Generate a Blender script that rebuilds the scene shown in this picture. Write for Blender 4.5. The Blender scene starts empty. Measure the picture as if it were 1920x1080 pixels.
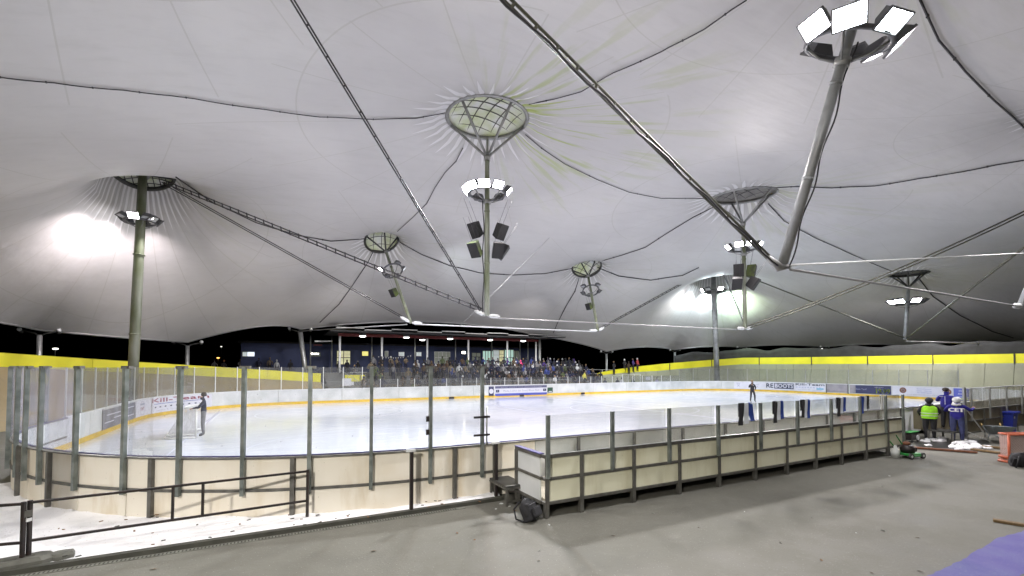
import bpy, bmesh, math, random
import numpy as np
from mathutils import Vector, Matrix, geometry
R=math.radians
sc=bpy.context.scene
C=sc.collection
# ---------------- camera (world axes follow the rink: +X along the rink, +Y across it) ----------------
UX,UY=0.886,0.4637            # right vector of the view (UX,-UY); forward (UY,UX)
EYE=3.2; F=853.0; HOR=687.0; PITCH=R(1.8)
cd=bpy.data.cameras.new('camera'); cam=bpy.data.objects.new('camera',cd); C.objects.link(cam)
cam.location=(0,0,EYE); cam.rotation_euler=(R(90)+PITCH,0,-math.atan2(UY,UX))
cd.sensor_width=36; cd.lens=F/1920*36; CY=HOR-F*math.tan(PITCH)
cd.shift_y=(CY-540)/1920; cd.clip_start=.05; cd.clip_end=2000
sc.camera=cam
# ---------------- night sky, exposure ----------------
w=bpy.data.worlds.new('World'); sc.world=w; w.use_nodes=True
nt=w.node_tree; bg=nt.nodes['Background']
sky=nt.nodes.new('ShaderNodeTexSky'); sky.sky_type='NISHITA'; sky.sun_disc=False
sky.sun_elevation=R(-8); sky.sun_rotation=R(200)
nt.links.new(sky.outputs[0],bg.inputs[0]); bg.inputs[1].default_value=0.004
sc.view_settings.view_transform='Standard'; sc.view_settings.look='None'
sc.view_settings.exposure=0.0; sc.view_settings.gamma=1
cy=sc.cycles
cy.max_bounces=7; cy.diffuse_bounces=4; cy.glossy_bounces=3; cy.transparent_max_bounces=40
cy.transmission_bounces=4; cy.caustics_reflective=False; cy.caustics_refractive=False
cy.adaptive_threshold=.02; cy.sample_clamp_indirect=4; cy.use_denoising=True
rnd=random.Random(7)
# ---------------- helpers ----------------
def W(px,py,z=None,d=None):
    """point of the place seen in direction (px,py) at height z or at depth d"""
    a=(px-960)/F; b=(CY-py)/F
    c,s=math.cos(PITCH),math.sin(PITCH)
    D=c-b*s; h=s+b*c            # per unit zc
    if z is not None: t=(z-EYE)/h
    else: t=d/D
    X=a*t; Dd=D*t
    return Vector((X*UX+Dd*UY, -X*UY+Dd*UX, EYE+h*t))
def ray(px,py):
    return (W(px,py,d=1.0)-Vector((0,0,EYE)))
def proj(p):
    X=p[0]*UX-p[1]*UY; D=p[0]*UY+p[1]*UX; h=p[2]-EYE
    c,s=math.cos(PITCH),math.sin(PITCH); zc=D*c+h*s; yc=-D*s+h*c
    return 960+F*X/zc, CY-F*yc/zc
def tag(o,label=None,cat=None,group=None,kind=None):
    if label: o['label']=label
    if cat: o['category']=cat
    if group: o['group']=group
    if kind: o['kind']=kind
    return o
def empty(name,loc=(0,0,0),rz=0,label=None,cat=None,group=None,parent=None):
    o=bpy.data.objects.new(name,None); o.empty_display_size=.2; C.objects.link(o)
    o.location=loc; o.rotation_euler=(0,0,rz); o.parent=parent
    return tag(o,label,cat,group)
def kids(o): return [c for c in bpy.data.objects if c.parent==o]
def copy_tree(o,parent=None,km=None):
    if km is None:
        km={}
        for c in bpy.data.objects:
            if c.parent: km.setdefault(c.parent.name,[]).append(c)
    c=o.copy(); C.objects.link(c); c.parent=parent
    for ch in km.get(o.name,[]): copy_tree(ch,c,km)
    return c
class MB:
    def __init__(s): s.v=[]; s.f=[]; s.m=[]; s.sm=[]
    def add(s,vs,fs,m=0,sm=False):
        b=len(s.v); s.v+= [tuple(p) for p in vs]
        for f in fs: s.f.append([b+i for i in f]); s.m.append(m); s.sm.append(sm)
        return s
    def box(s,c,size,rz=0,m=0,M=None):
        hx,hy,hz=size[0]/2,size[1]/2,size[2]/2
        T=M if M is not None else Matrix.Translation(Vector(c))@Matrix.Rotation(rz,4,'Z')
        vs=[T@Vector((x*hx,y*hy,z*hz)) for x in(-1,1) for y in(-1,1) for z in(-1,1)]
        return s.add(vs,[(0,1,3,2),(4,6,7,5),(0,4,5,1),(2,3,7,6),(0,2,6,4),(1,5,7,3)],m)
    def tube(s,pts,r,n=8,m=0,cap=True,sm=True,closed=False):
        pts=[Vector(p) for p in pts]; k=len(pts)
        rr=r if isinstance(r,(list,tuple)) else [r]*k
        vs=[];up=None
        for i,p in enumerate(pts):
            a=pts[i-1] if (i>0 or closed) else p; b=pts[(i+1)%k] if (i<k-1 or closed) else p
            t=(b-a); t=t.normalized() if t.length>1e-9 else Vector((0,0,1))
            if up is None:
                up=Vector((0,0,1)) if abs(t.z)<.95 else Vector((1,0,0))
            x=t.cross(up).normalized(); y=x.cross(t).normalized(); up=y
            for j in range(n):
                a_=2*math.pi*(j+.5)/n
                vs.append(p+x*math.cos(a_)*rr[i]+y*math.sin(a_)*rr[i])
        fs=[]
        for i in range(k if closed else k-1):
            for j in range(n):
                i2=(i+1)%k
                fs.append((i*n+j,i*n+(j+1)%n,i2*n+(j+1)%n,i2*n+j))
        s.add(vs,fs,m,sm)
        if cap and not closed:
            s.add(vs[:n],[list(range(n))[::-1]],m); s.add(vs[-n:],[list(range(n))],m)
        return s
    def bar(s,p0,p1,w,h=None,m=0):
        """square bar between two points"""
        h=h or w; p0=Vector(p0);p1=Vector(p1);t=(p1-p0);L=t.length;t.normalize()
        up=Vector((0,0,1)) if abs(t.z)<.95 else Vector((UY,UX,0))
        x=t.cross(up).normalized(); y=x.cross(t).normalized()
        M=Matrix((x,t,y)).transposed().to_4x4(); M.translation=(p0+p1)/2
        return s.box(None,(w,L,h),M=M,m=m)
    def sphere(s,c,r,n=10,k=7,m=0,sc=(1,1,1)):
        vs=[];fs=[]
        for i in range(k+1):
            ph=math.pi*i/k
            for j in range(n):
                a=2*math.pi*j/n
                vs.append((c[0]+r*sc[0]*math.sin(ph)*math.cos(a),c[1]+r*sc[1]*math.sin(ph)*math.sin(a),c[2]+r*sc[2]*math.cos(ph)))
        for i in range(k):
            for j in range(n): fs.append((i*n+j,(i+1)*n+j,(i+1)*n+(j+1)%n,i*n+(j+1)%n))
        return s.add(vs,fs,m,True)
    def build(s,name,mat,parent=None,bevel=0,origin=None):
        me=bpy.data.meshes.new(name)
        vs=s.v
        if origin is not None: vs=[(a-origin[0],b-origin[1],c-origin[2]) for a,b,c in vs]
        me.from_pydata(vs,[],s.f); me.update()
        ms=mat if isinstance(mat,(list,tuple)) else [mat]
        for m_ in ms: me.materials.append(m_)
        me.polygons.foreach_set('material_index',s.m)
        me.polygons.foreach_set('use_smooth',s.sm)
        bm=bmesh.new(); bm.from_mesh(me); bmesh.ops.remove_doubles(bm,verts=bm.verts,dist=1e-5)
        bmesh.ops.recalc_face_normals(bm,faces=bm.faces)
        bm.to_mesh(me); bm.free()
        o=bpy.data.objects.new(name,me); C.objects.link(o); o.parent=parent
        if origin is not None: o.location=origin
        if bevel:
            b=o.modifiers.new('bevel','BEVEL'); b.width=bevel; b.segments=2; b.limit_method='ANGLE'
        return o
# ---------------- materials ----------------
MT={}
def mat(name,col,rough=.5,metal=0,noise=0,nscale=3,col2=None,bump=0,bscale=None,emit=None,es=1,spec=.5,detail=4,coat=0,stretch=None):
    m=bpy.data.materials.new(name); m.use_nodes=True; t=m.node_tree; b=t.nodes['Principled BSDF']
    c=(*col,1); b.inputs['Base Color'].default_value=c; b.inputs['Roughness'].default_value=rough
    b.inputs['Metallic'].default_value=metal; b.inputs['Specular IOR Level'].default_value=spec
    if coat: b.inputs['Coat Weight'].default_value=coat
    if emit: b.inputs['Emission Color'].default_value=(*emit,1); b.inputs['Emission Strength'].default_value=es
    tc=None
    if noise or bump:
        tc=t.nodes.new('ShaderNodeTexCoord'); mp=t.nodes.new('ShaderNodeMapping')
        t.links.new(tc.outputs['Object'],mp.inputs[0])
        if stretch: mp.inputs['Scale'].default_value=stretch
    if noise:
        n=t.nodes.new('ShaderNodeTexNoise'); n.inputs['Scale'].default_value=nscale; n.inputs['Detail'].default_value=detail
        t.links.new(mp.outputs[0],n.inputs[0])
        r=t.nodes.new('ShaderNodeValToRGB'); r.color_ramp.elements[0].position=.32; r.color_ramp.elements[1].position=.68
        c2=col2 or tuple(x*(1-noise) for x in col)
        r.color_ramp.elements[0].color=(*c2,1); r.color_ramp.elements[1].color=c
        t.links.new(n.outputs[0],r.inputs[0]); t.links.new(r.outputs[0],b.inputs['Base Color'])
    if bump:
        n2=t.nodes.new('ShaderNodeTexNoise'); n2.inputs['Scale'].default_value=bscale or nscale*6; n2.inputs['Detail'].default_value=5
        t.links.new(mp.outputs[0],n2.inputs[0])
        bp=t.nodes.new('ShaderNodeBump'); bp.inputs['Strength'].default_value=bump; bp.inputs['Distance'].default_value=.02
        t.links.new(n2.outputs[0],bp.inputs['Height']); t.links.new(bp.outputs[0],b.inputs['Normal'])
    MT[name]=m; return m
mat('steel',(.30,.30,.29),.45,.55,.35,2.5,bump=.15)
mat('galv',(.42,.43,.42),.4,.6,.3,3)
mat('mast_paint',(.30,.31,.26),.5,.2,.5,1.2,col2=(.10,.12,.05),stretch=(1,1,.3),bump=.1)
mat('mast_grey',(.36,.37,.38),.45,.3,.3,1.5,col2=(.22,.225,.22))
mat('dark_metal',(.07,.07,.065),.5,.4,.3,4)
mat('black_paint',(.014,.013,.015),.45,.1,.5,9,col2=(.028,.018,.016))
mat('cable_black',(.022,.02,.022),.6)
mat('cable_grey',(.30,.30,.30),.4,.5)
mat('cable_green',(.085,.085,.06),.6,.1,.4,2)
mat('white_metal',(.75,.76,.76),.4,.2,.15,5)
mat('speaker_black',(.014,.013,.014),.7,0,.3,3)
mat('moss_green',(.09,.12,.025),.9,0,.5,1.6,col2=(.022,.022,.018))
mat('housing',(.10,.10,.105),.45,.3)
mat('lens',(1,1,1),.3,emit=(1,.97,1),es=40)
mat('lens_cold',(1,1,1),.3,emit=(.86,.95,1),es=45)
mat('lens_off',(.55,.57,.6),.15,.2)
mat('lamp_warm',(1,1,1),.3,emit=(1,.93,.84),es=16)
# ---------------- tent roof height: log-shaped cones at the mast rings, edges at the low posts ----------------
def frame_from(axis):
    a=Vector(axis).normalized(); x=a.cross(Vector((0,1,0)))
    if x.length<.1: x=a.cross(Vector((1,0,0)))
    x.normalize(); y=a.cross(x).normalized(); return x,y,a
B_bot=W(913,592,d=24); B_top=W(918,222,d=24)
B_top.x=B_bot.x;B_top.y=B_bot.y
E_bot=W(1397,616,d=34); E_top=W(1393,367,d=34)
C_bot=W(770,605,d=36.4); C_top=W(716,450,d=40.5)
D_bot=W(1121,620,d=45); D_top=W(1100,500,d=50)
G_bot=W(1697,637,d=46); G_top=W(1703,513,d=46)
H_bot=W(1466,500,d=13.25); H_top=H_bot+(W(1590,80,d=11.7)-H_bot)*1.52
J_bot=W(1915,575,d=21); J_top=J_bot+Vector((.3,-2.6,8.5))
A_bot=W(246,760,d=30); A_bot.z=0; A_top=W(268,318,d=30.4)
F_bot=W(1345,712,d=61); F_bot.z=0; F_top=W(1337,497,d=61)
K_top=Vector((-4.6,10.4,17.5)); K_bot=Vector((-4.8,10.2,0))      # ground mast outside the frame, left
L_top=Vector((61,2,17.5)); L_bot=Vector((61,2,0))
# name: (top centre, axis, radius)
RINGS={'B':(B_top,B_top-B_bot,2.15),'E':(E_top,Vector((-.07,-.06,1)),2.25),'C':(C_top,C_top-C_bot,1.5),'D':(D_top,D_top-D_bot,1.6),
 'G':(G_top,Vector((0,0,1)),1.6),'H':(H_top,H_top-H_bot,1.6),'J':(J_top,J_top-J_bot,1.6),'A':(A_top,Vector((-.12,.45,1)),1.75),
 'F':(F_top,Vector((0,0,1)),1.9),'K':(K_top,Vector((0,0,1)),1.75),'L':(L_top,Vector((0,0,1)),1.9)}
LOW=[(-23,36,6.2),tuple(W(75,619,d=33)),tuple(W(352,641,d=41)),tuple(W(563,617,d=48)),tuple(W(1012,630,d=62)),
 tuple(W(1137,659,d=66)),tuple(W(1265,656,d=70)),tuple(W(1390,651,d=70)),tuple(W(1545,650,d=66)),tuple(W(1722,648,d=61)),tuple(W(1870,643,d=58)),
 (80,10,6.2),(76,-2,6.2),(64,-12,6.2),(46,-16,6.2),(28,-17,6.2),(10,-17,6.2),(-8,-15,6.2),(-20,-7,6.2),(-27,6,6.2),(-29,22,6.2)]
SC={3:(.8,1.25),0:(1.,.3),1:(1.2,-.15),2:(1.5,.8),4:(1.0,.15),5:(1.2,.5)}   # scallop: (inward, extra height)
edge=[]
cen=Vector((26,20))
for i,p in enumerate(LOW):
    q=LOW[(i+1)%len(LOW)]; inn,up=SC.get(i,(1.3,.25))
    n=14; a=Vector(p);b=Vector(q); mid=((a+b)/2).to_2d(); din=(cen-mid).normalized()
    for k in range(n):
        t=k/n; s_=4*t*(1-t); pt=a.lerp(b,t)
        edge.append(Vector((pt.x+din.x*inn*s_,pt.y+din.y*inn*s_,pt.z+up*s_)))
src=[(v[0].x,v[0].y) for v in RINGS.values()]
for e in edge[::4]:
    d=(e.to_2d()-cen).normalized(); src.append((e.x+d.x*7,e.y+d.y*7))
src=np.array(src)
def phi(P):
    d2=((P[:,None,:]-src[None])**2).sum(-1)
    return np.concatenate([np.log(d2+.3)*.5,np.ones((len(P),1))],1)
con=[];val=[];wt=[]
for c,ax,r in RINGS.values():
    x,y,a=frame_from(ax)
    for k in range(12):
        th=k*math.pi/6; p=c+x*r*math.cos(th)+y*r*math.sin(th); con.append((p.x,p.y)); val.append(p.z); wt.append(2)
for e in edge: con.append((e.x,e.y)); val.append(e.z); wt.append(1.2)
con=np.array(con);val=np.array(val);wt=np.array(wt)
A_=phi(con)*wt[:,None]; lam=.02
reg=np.eye(A_.shape[1])*lam; reg[-1,-1]=0
coef=np.linalg.lstsq(np.vstack([A_,reg]),np.concatenate([val*wt,np.zeros(A_.shape[1])]),rcond=None)[0]
def H(x,y): return float(phi(np.array([[x,y]]))@coef)
def hit_roof(px,py,dmin=3,dmax=75):
    """where a line of sight meets the roof cloth"""
    r=ray(px,py); ds=np.arange(dmin,dmax,.25)
    P=np.stack([r.x*ds,r.y*ds],1); z=EYE+r.z*ds; h=phi(P)@coef
    idx=np.where(z>=h)[0]
    if len(idx)==0: return None
    i=idx[0]
    if i==0: d=ds[0]
    else:
        g0=h[i-1]-z[i-1]; g1=h[i]-z[i]; d=ds[i-1]+(ds[i]-ds[i-1])*g0/(g0-g1)
    return Vector((r.x*d,r.y*d,H(r.x*d,r.y*d)))
# ---- roof cloth mesh
pts=[];kind=[]
ne=len(edge)
pts+= [(e.x,e.y) for e in edge]; zs=[e.z for e in edge]
cons=[(i,(i+1)%ne) for i in range(ne)]
ringpoly=[]
NF={'B':32,'E':32,'C':28,'D':28,'G':28,'H':28,'J':28,'A':44,'F':40,'K':32,'L':32}
for nm,(c,ax,r) in RINGS.items():
    x,y,a=frame_from(ax); N=NF[nm]*4
    radii=[1.0,1.08,1.2,1.35,1.52,1.75,2.05,2.4,2.9,3.5]
    b0=len(pts)
    for ri,q in enumerate(radii):
        for k in range(N):
            th=2*math.pi*(k+.5*(ri%2)*0)/N
            p=c+x*r*q*math.cos(th)+y*r*q*math.sin(th)
            pts.append((p.x,p.y))
            fade=max(0,1-(q-1)/1.6)
            flute=-.10*fade*min(1,(q-1)*8)*(abs(math.cos(NF[nm]/2*th))**.7)
            hz=H(p.x,p.y)
            t=min(1,(q-1)/.35); z=p.z*(1-t)+hz*t if q<1.35 else hz
            zs.append(z+flute)
    cons+=[(b0+k,b0+(k+1)%N) for k in range(N)]
    ringpoly.append((c,r,ax))
st=1.1
ring2=[(v[0].x,v[0].y,v[2]) for v in RINGS.values()]
epoly=[(e.x,e.y) for e in edge]
def inside(x,y,poly):
    c=False;j=len(poly)-1
    for i in range(len(poly)):
        xi,yi=poly[i];xj,yj=poly[j]
        if (yi>y)!=(yj>y) and x<(xj-xi)*(y-yi)/(yj-yi)+xi: c=not c
        j=i
    return c
gx=np.arange(-31,84,st)
for xx in gx:
    for yy in np.arange(-20,58,st):
        if not inside(xx,yy,epoly): continue
        if min((xx-a)**2+(yy-b)**2-(r*3.55)**2 for a,b,r in ring2)<0: continue
        if min((xx-e.x)**2+(yy-e.y)**2 for e in edge[::2])<.5: continue
        pts.append((xx,yy)); zs.append(None)
P=np.array(pts); hh=phi(P)@coef
res=geometry.delaunay_2d_cdt([Vector(p) for p in pts],cons,[],1,1e-5)
vo,eo,fo,ov=res[0],res[1],res[2],res[3]
vz=[]
for i,v in enumerate(vo):
    o_=ov[i][0] if len(ov[i]) else None
    vz.append(zs[o_] if (o_ is not None and zs[o_] is not None) else (hh[o_] if o_ is not None else H(v.x,v.y)))
fs=[]
for f in fo:
    m=sum((Vector(vo[i]) for i in f),Vector((0,0)))/len(f)
    bad=not inside(m.x,m.y,epoly)
    for c,r,ax in ringpoly:
        x,y,a=frame_from(ax)
        if (m.x-c.x)**2+(m.y-c.y)**2<(r*1.2)**2:
            # inside the projected ring ellipse?
            det=x.x*y.y-x.y*y.x; dx,dy=m.x-c.x,m.y-c.y
            s1=(dx*y.y-dy*y.x)/det/r; s2=(x.x*dy-x.y*dx)/det/r
            if s1*s1+s2*s2<.985: bad=True
    if not bad: fs.append(tuple(f))
cloth=MB(); cloth.v=[(v.x,v.y,vz[i]) for i,v in enumerate(vo)]; cloth.f=[list(f) for f in fs]; cloth.m=[0]*len(fs); cloth.sm=[True]*len(fs)
# ---- cloth material: radial strips, algae and seams are printed round every mast ring
def ring_group():
    g=bpy.data.node_groups.new('ring_marks','ShaderNodeTree')
    for nm,tp in (('P','NodeSocketVector'),('C','NodeSocketVector'),('R','NodeSocketFloat'),('N','NodeSocketFloat'),('Algae','NodeSocketFloat')):
        g.interface.new_socket(nm,in_out='INPUT',socket_type=tp)
    for nm in ('Strip','Green','Seam','Dirt','Dist'): g.interface.new_socket(nm,in_out='OUTPUT',socket_type='NodeSocketFloat')
    gi=g.nodes.new('NodeGroupInput'); go=g.nodes.new('NodeGroupOutput'); L=g.links.new
    def mth(op,a,b=None,c=None,clamp=False):
        n=g.nodes.new('ShaderNodeMath'); n.operation=op; n.use_clamp=clamp
        for i,v in enumerate((a,b,c)):
            if v is None: continue
            if isinstance(v,(int,float)): n.inputs[i].default_value=v
            else: L(v,n.inputs[i])
        return n.outputs[0]
    sub=g.nodes.new('ShaderNodeVectorMath'); sub.operation='SUBTRACT'; L(gi.outputs['P'],sub.inputs[0]); L(gi.outputs['C'],sub.inputs[1])
    sp=g.nodes.new('ShaderNodeSeparateXYZ'); L(sub.outputs[0],sp.inputs[0])
    r=mth('SQRT',mth('ADD',mth('MULTIPLY',sp.outputs[0],sp.outputs[0]),mth('MULTIPLY',sp.outputs[1],sp.outputs[1])))
    q=mth('DIVIDE',r,gi.outputs['R'])
    th=mth('ARCTAN2',sp.outputs[1],sp.outputs[0]); tn=mth('DIVIDE',th,2*math.pi)
    # strips: tapered white patches between r=1 and about 1.75
    fr=mth('ABSOLUTE',mth('SUBTRACT',mth('FRACT',mth('ADD',mth('MULTIPLY',tn,gi.outputs['N']),.25)),.5))
    wv=g.nodes.new('ShaderNodeTexWhiteNoise'); wv.noise_dimensions='1D'; L(mth('FLOOR',mth('ADD',mth('MULTIPLY',tn,gi.outputs['N']),.25)),wv.inputs['W'])
    qe=mth('ADD',1.72,mth('MULTIPLY',wv.outputs[0],.25))
    wid=mth('MULTIPLY',mth('SUBTRACT',qe,q),.30)
    strip=mth('MULTIPLY',mth('LESS_THAN',fr,wid),mth('GREATER_THAN',wid,0.0))
    # algae: noise in (angle, radius)
    cv=g.nodes.new('ShaderNodeCombineXYZ')
    L(mth('MULTIPLY',mth('COSINE',th),7.0),cv.inputs[0]); L(mth('MULTIPLY',mth('SINE',th),7.0),cv.inputs[1]); L(mth('MULTIPLY',q,.25),cv.inputs[2])
    nz=g.nodes.new('ShaderNodeTexNoise'); nz.inputs['Scale'].default_value=2.0; nz.inputs['Detail'].default_value=3; L(cv.outputs[0],nz.inputs[0])
    env=mth('MULTIPLY',mth('SUBTRACT',1,mth('DIVIDE',mth('SUBTRACT',q,1),5.0),clamp=True),1)
    side=mth('ADD',.15,mth('MULTIPLY',mth('COSINE',mth('ADD',th,.55)),1.0),clamp=True)
    gr=mth('MULTIPLY',mth('MULTIPLY',mth('SUBTRACT',nz.outputs[0],.53),9,clamp=True),mth('MULTIPLY',env,mth('MULTIPLY',side,gi.outputs['Algae'])),clamp=True)
    # seams: radial joins and one round join
    fr2=mth('ABSOLUTE',mth('SUBTRACT',mth('FRACT',mth('MULTIPLY',tn,mth('MULTIPLY',gi.outputs['N'],.5))),.5))
    dist=mth('MULTIPLY',fr2,mth('DIVIDE',mth('MULTIPLY',r,2*math.pi),mth('MULTIPLY',gi.outputs['N'],.5)))
    seam=mth('MULTIPLY',mth('LESS_THAN',dist,.028),mth('LESS_THAN',q,7.5))
    rs=mth('LESS_THAN',mth('ABSOLUTE',mth('SUBTRACT',q,4.3)),.016)
    rs2=mth('LESS_THAN',mth('ABSOLUTE',mth('SUBTRACT',q,6.5)),.018)
    L(strip,go.inputs['Strip']); L(gr,go.inputs['Green']); L(mth('MAXIMUM',seam,rs),go.inputs['Seam'])
    ring_dark=mth('SUBTRACT',1,mth('DIVIDE',mth('SUBTRACT',q,1),.9),clamp=True)  # cloth gets darker towards the ring
    L(ring_dark,go.inputs['Dirt']); L(r,go.inputs['Dist'])
    return g
rg=ring_group()
m=bpy.data.materials.new('tent_cloth'); m.use_nodes=True; t=m.node_tree; L=t.links.new; bs=t.nodes['Principled BSDF']
bs.inputs['Roughness'].default_value=.55; bs.inputs['Specular IOR Level'].default_value=.35
ge=t.nodes.new('ShaderNodeNewGeometry')
acc={}; allr=[]
for nm,(c,ax,r) in RINGS.items():
    n=t.nodes.new('ShaderNodeGroup'); n.node_tree=rg
    L(ge.outputs['Position'],n.inputs['P']); n.inputs['C'].default_value=(c.x,c.y,c.z); n.inputs['R'].default_value=r
    n.inputs['N'].default_value=NF[nm]*.9 if False else NF[nm]; n.inputs['Algae'].default_value={'B':1.05,'E':.35,'A':.2,'H':.25,'J':.25}.get(nm,.2)
    allr.append(n)
    for k in ('Strip','Green','Dirt'):
        if k not in acc: acc[k]=n.outputs[k]
        else:
            mx=t.nodes.new('ShaderNodeMath'); mx.operation='MAXIMUM'; L(acc[k],mx.inputs[0]); L(n.outputs[k],mx.inputs[1]); acc[k]=mx.outputs[0]
mn=allr[0].outputs['Dist']
for n in allr[1:]:
    q_=t.nodes.new('ShaderNodeMath'); q_.operation='MINIMUM'; L(mn,q_.inputs[0]); L(n.outputs['Dist'],q_.inputs[1]); mn=q_.outputs[0]
for n in allr:
    a1=t.nodes.new('ShaderNodeMath'); a1.operation='SUBTRACT'; L(n.outputs['Dist'],a1.inputs[0]); L(mn,a1.inputs[1])
    a2=t.nodes.new('ShaderNodeMath'); a2.operation='LESS_THAN'; L(a1.outputs[0],a2.inputs[0]); a2.inputs[1].default_value=.01
    a3=t.nodes.new('ShaderNodeMath'); a3.operation='MULTIPLY'; L(a2.outputs[0],a3.inputs[0]); L(n.outputs['Seam'],a3.inputs[1])
    if 'Seam' not in acc: acc['Seam']=a3.outputs[0]
    else: mx=t.nodes.new('ShaderNodeMath'); mx.operation='MAXIMUM'; L(acc['Seam'],mx.inputs[0]); L(a3.outputs[0],mx.inputs[1]); acc['Seam']=mx.outputs[0]
def mixc(f,a,b,k=1.0):
    n=t.nodes.new('ShaderNodeMix'); n.data_type='RGBA'
    if isinstance(f,(float,int)): n.inputs[0].default_value=f
    else:
        if k!=1.0:
            mm=t.nodes.new('ShaderNodeMath'); mm.operation='MULTIPLY'; L(f,mm.inputs[0]); mm.inputs[1].default_value=k; f=mm.outputs[0]
        L(f,n.inputs[0])
    for i,v in ((6,a),(7,b)):
        if isinstance(v,tuple): n.inputs[i].default_value=(*v,1)
        else: L(v,n.inputs[i])
    return n.outputs[2]
n1=t.nodes.new('ShaderNodeTexNoise'); n1.inputs['Scale'].default_value=.09; n1.inputs['Detail'].default_value=6; n1.inputs['Roughness'].default_value=.6; L(ge.outputs['Position'],n1.inputs[0])
n2=t.nodes.new('ShaderNodeTexNoise'); n2.inputs['Scale'].default_value=1.3; n2.inputs['Detail'].default_value=7; n2.inputs['Roughness'].default_value=.65
mpn=t.nodes.new('ShaderNodeMapping'); mpn.inputs['Scale'].default_value=(.35,1.6,1); mpn.inputs['Rotation'].default_value=(0,0,.4); L(ge.outputs['Position'],mpn.inputs[0]); L(mpn.outputs[0],n2.inputs[0])
def ramp(src_,a,b):
    r_=t.nodes.new('ShaderNodeMapRange'); r_.inputs[1].default_value=a; r_.inputs[2].default_value=b; L(src_,r_.inputs[0]); return r_.outputs[0]
col=mixc(ramp(n1.outputs[0],.35,.68),(.475,.462,.455),(.575,.562,.555))
col=mixc(ramp(n2.outputs[0],.50,.80),col,(.41,.40,.385),.40)
col=mixc(acc['Dirt'],col,(.27,.26,.24),.45)
col=mixc(acc['Strip'],col,(.80,.79,.80),.62)
col=mixc(acc['Seam'],col,(.38,.37,.33),.42)
col=mixc(acc['Green'],col,(.30,.36,.07),.9)
L(col,bs.inputs['Base Color'])
n3=t.nodes.new('ShaderNodeTexNoise'); n3.inputs['Scale'].default_value=.7; n3.inputs['Detail'].default_value=3; L(mpn.outputs[0],n3.inputs[0])
bp=t.nodes.new('ShaderNodeBump'); bp.inputs['Strength'].default_value=.35; bp.inputs['Distance'].default_value=.12; L(n3.outputs[0],bp.inputs['Height']); L(bp.outputs[0],bs.inputs['Normal'])
MT['tent_cloth']=m
tent=empty('tent_roof',(26,20,0),label='huge pale fabric tent roof with peaks at the mast rings spanning the whole rink',cat='tent roof')
cl=cloth.build('roof_cloth',m,None); 
def setp(o,p):
    o.parent=p; o.matrix_parent_inverse=p.matrix_basis.inverted() if False else Matrix.Translation(-Vector(p.location))
setp(cl,tent)
eb=MB(); eb.tube(edge,.09,6,closed=True); o=eb.build('edge_cable',MT['cable_grey']); setp(o,tent)
capd=mat('cap_dark',(.20,.19,.17),.7,0,.4,1.5); capm=mat('cap_cloth',(.78,.78,.76),.6,0,.3,.9,col2=(.50,.56,.26))
for nm,(c,ax,r) in RINGS.items():
    x,y,a=frame_from(ax); b=MB(); vs=[];fs2=[]
    n=28;kk=6
    for i in range(kk+1):
        q=i/kk; 
        for j in range(n):
            th=2*math.pi*j/n; vs.append(c+x*r*.99*q*math.cos(th)+y*r*.99*q*math.sin(th)+a*(.55*(1-q*q)+.12))
    for i in range(kk):
        for j in range(n): fs2.append((i*n+j,i*n+(j+1)%n,(i+1)*n+(j+1)%n,(i+1)*n+j))
    b.add(vs,fs2,0,True); o=b.build('cap_cloth',capd if nm in 'EFG' else capm); setp(o,tent)
# ---------------- masts ----------------
def mast(nm,name,label,group,bot,top,axis,r,rad,node,paint,struts=5,grid=.42,cat='mast'):
    """pole + cone of struts + ring with cable net"""
    ro=empty(name,bot,label=label,cat=cat,group=group); o0=Vector(bot)
    x,y,a=frame_from(axis); top=Vector(top); nd=top-a*node
    def put(b,n_,m_): return b.build(n_,m_,ro,origin=None) if False else setl(b.build(n_,m_),ro)
    def setl(o,p): o.parent=p; o.matrix_parent_inverse=Matrix.Translation(-o0); return o
    b=MB(); b.tube([o0,o0.lerp(nd,.5),nd],[rad*.98,rad,rad*.85],14)
    for q in (.33,.66): 
        pp=o0.lerp(nd,q); dd=(nd-o0).normalized(); b.tube([pp-dd*.04,pp+dd*.04],rad*1.12,14)
    put(b,'pole',paint)
    rg_=MB(); cpts=[top+x*r*math.cos(k*math.pi/18)+y*r*math.sin(k*math.pi/18) for k in range(36)]
    rg_.tube(cpts,.11,8,closed=True); rg_.tube([p+a*.16 for p in cpts],.05,6,closed=True)
    put(rg_,'ring',MT['dark_metal'] if nm in 'ACDFG' else MT['steel'])
    for k in range(struts):
        th=2*math.pi*k/struts+(4.276 if nm=='B' else .35); s=MB(); s.tube([nd,top+x*r*math.cos(th)+y*r*math.sin(th)],.072,8); put(s,'strut',MT['steel'] if nm in 'BEH' else MT['dark_metal'])
    g=MB(); q=-r+grid*.8
    while q<r:
        h_=math.sqrt(max(0,r*r-q*q))
        for (ax1,ax2) in ((x,y),(y,x)):
            line=[top+ax1*q+ax2*(h_*s_/6)+a*(.14+.5*(1-(q*q+(h_*s_/6)**2)/(r*r))) for s_ in range(-6,7)]
            g.tube(line,.028,5)
        q+=grid
    put(g,'cable_net',MT['cable_green'] if nm in 'BH' else MT['cable_black'])
    k_=MB(); k_.tube([nd-a*.15,nd+a*.12],rad*1.25,12); put(k_,'node',MT['steel'])
    return ro,nd
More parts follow.
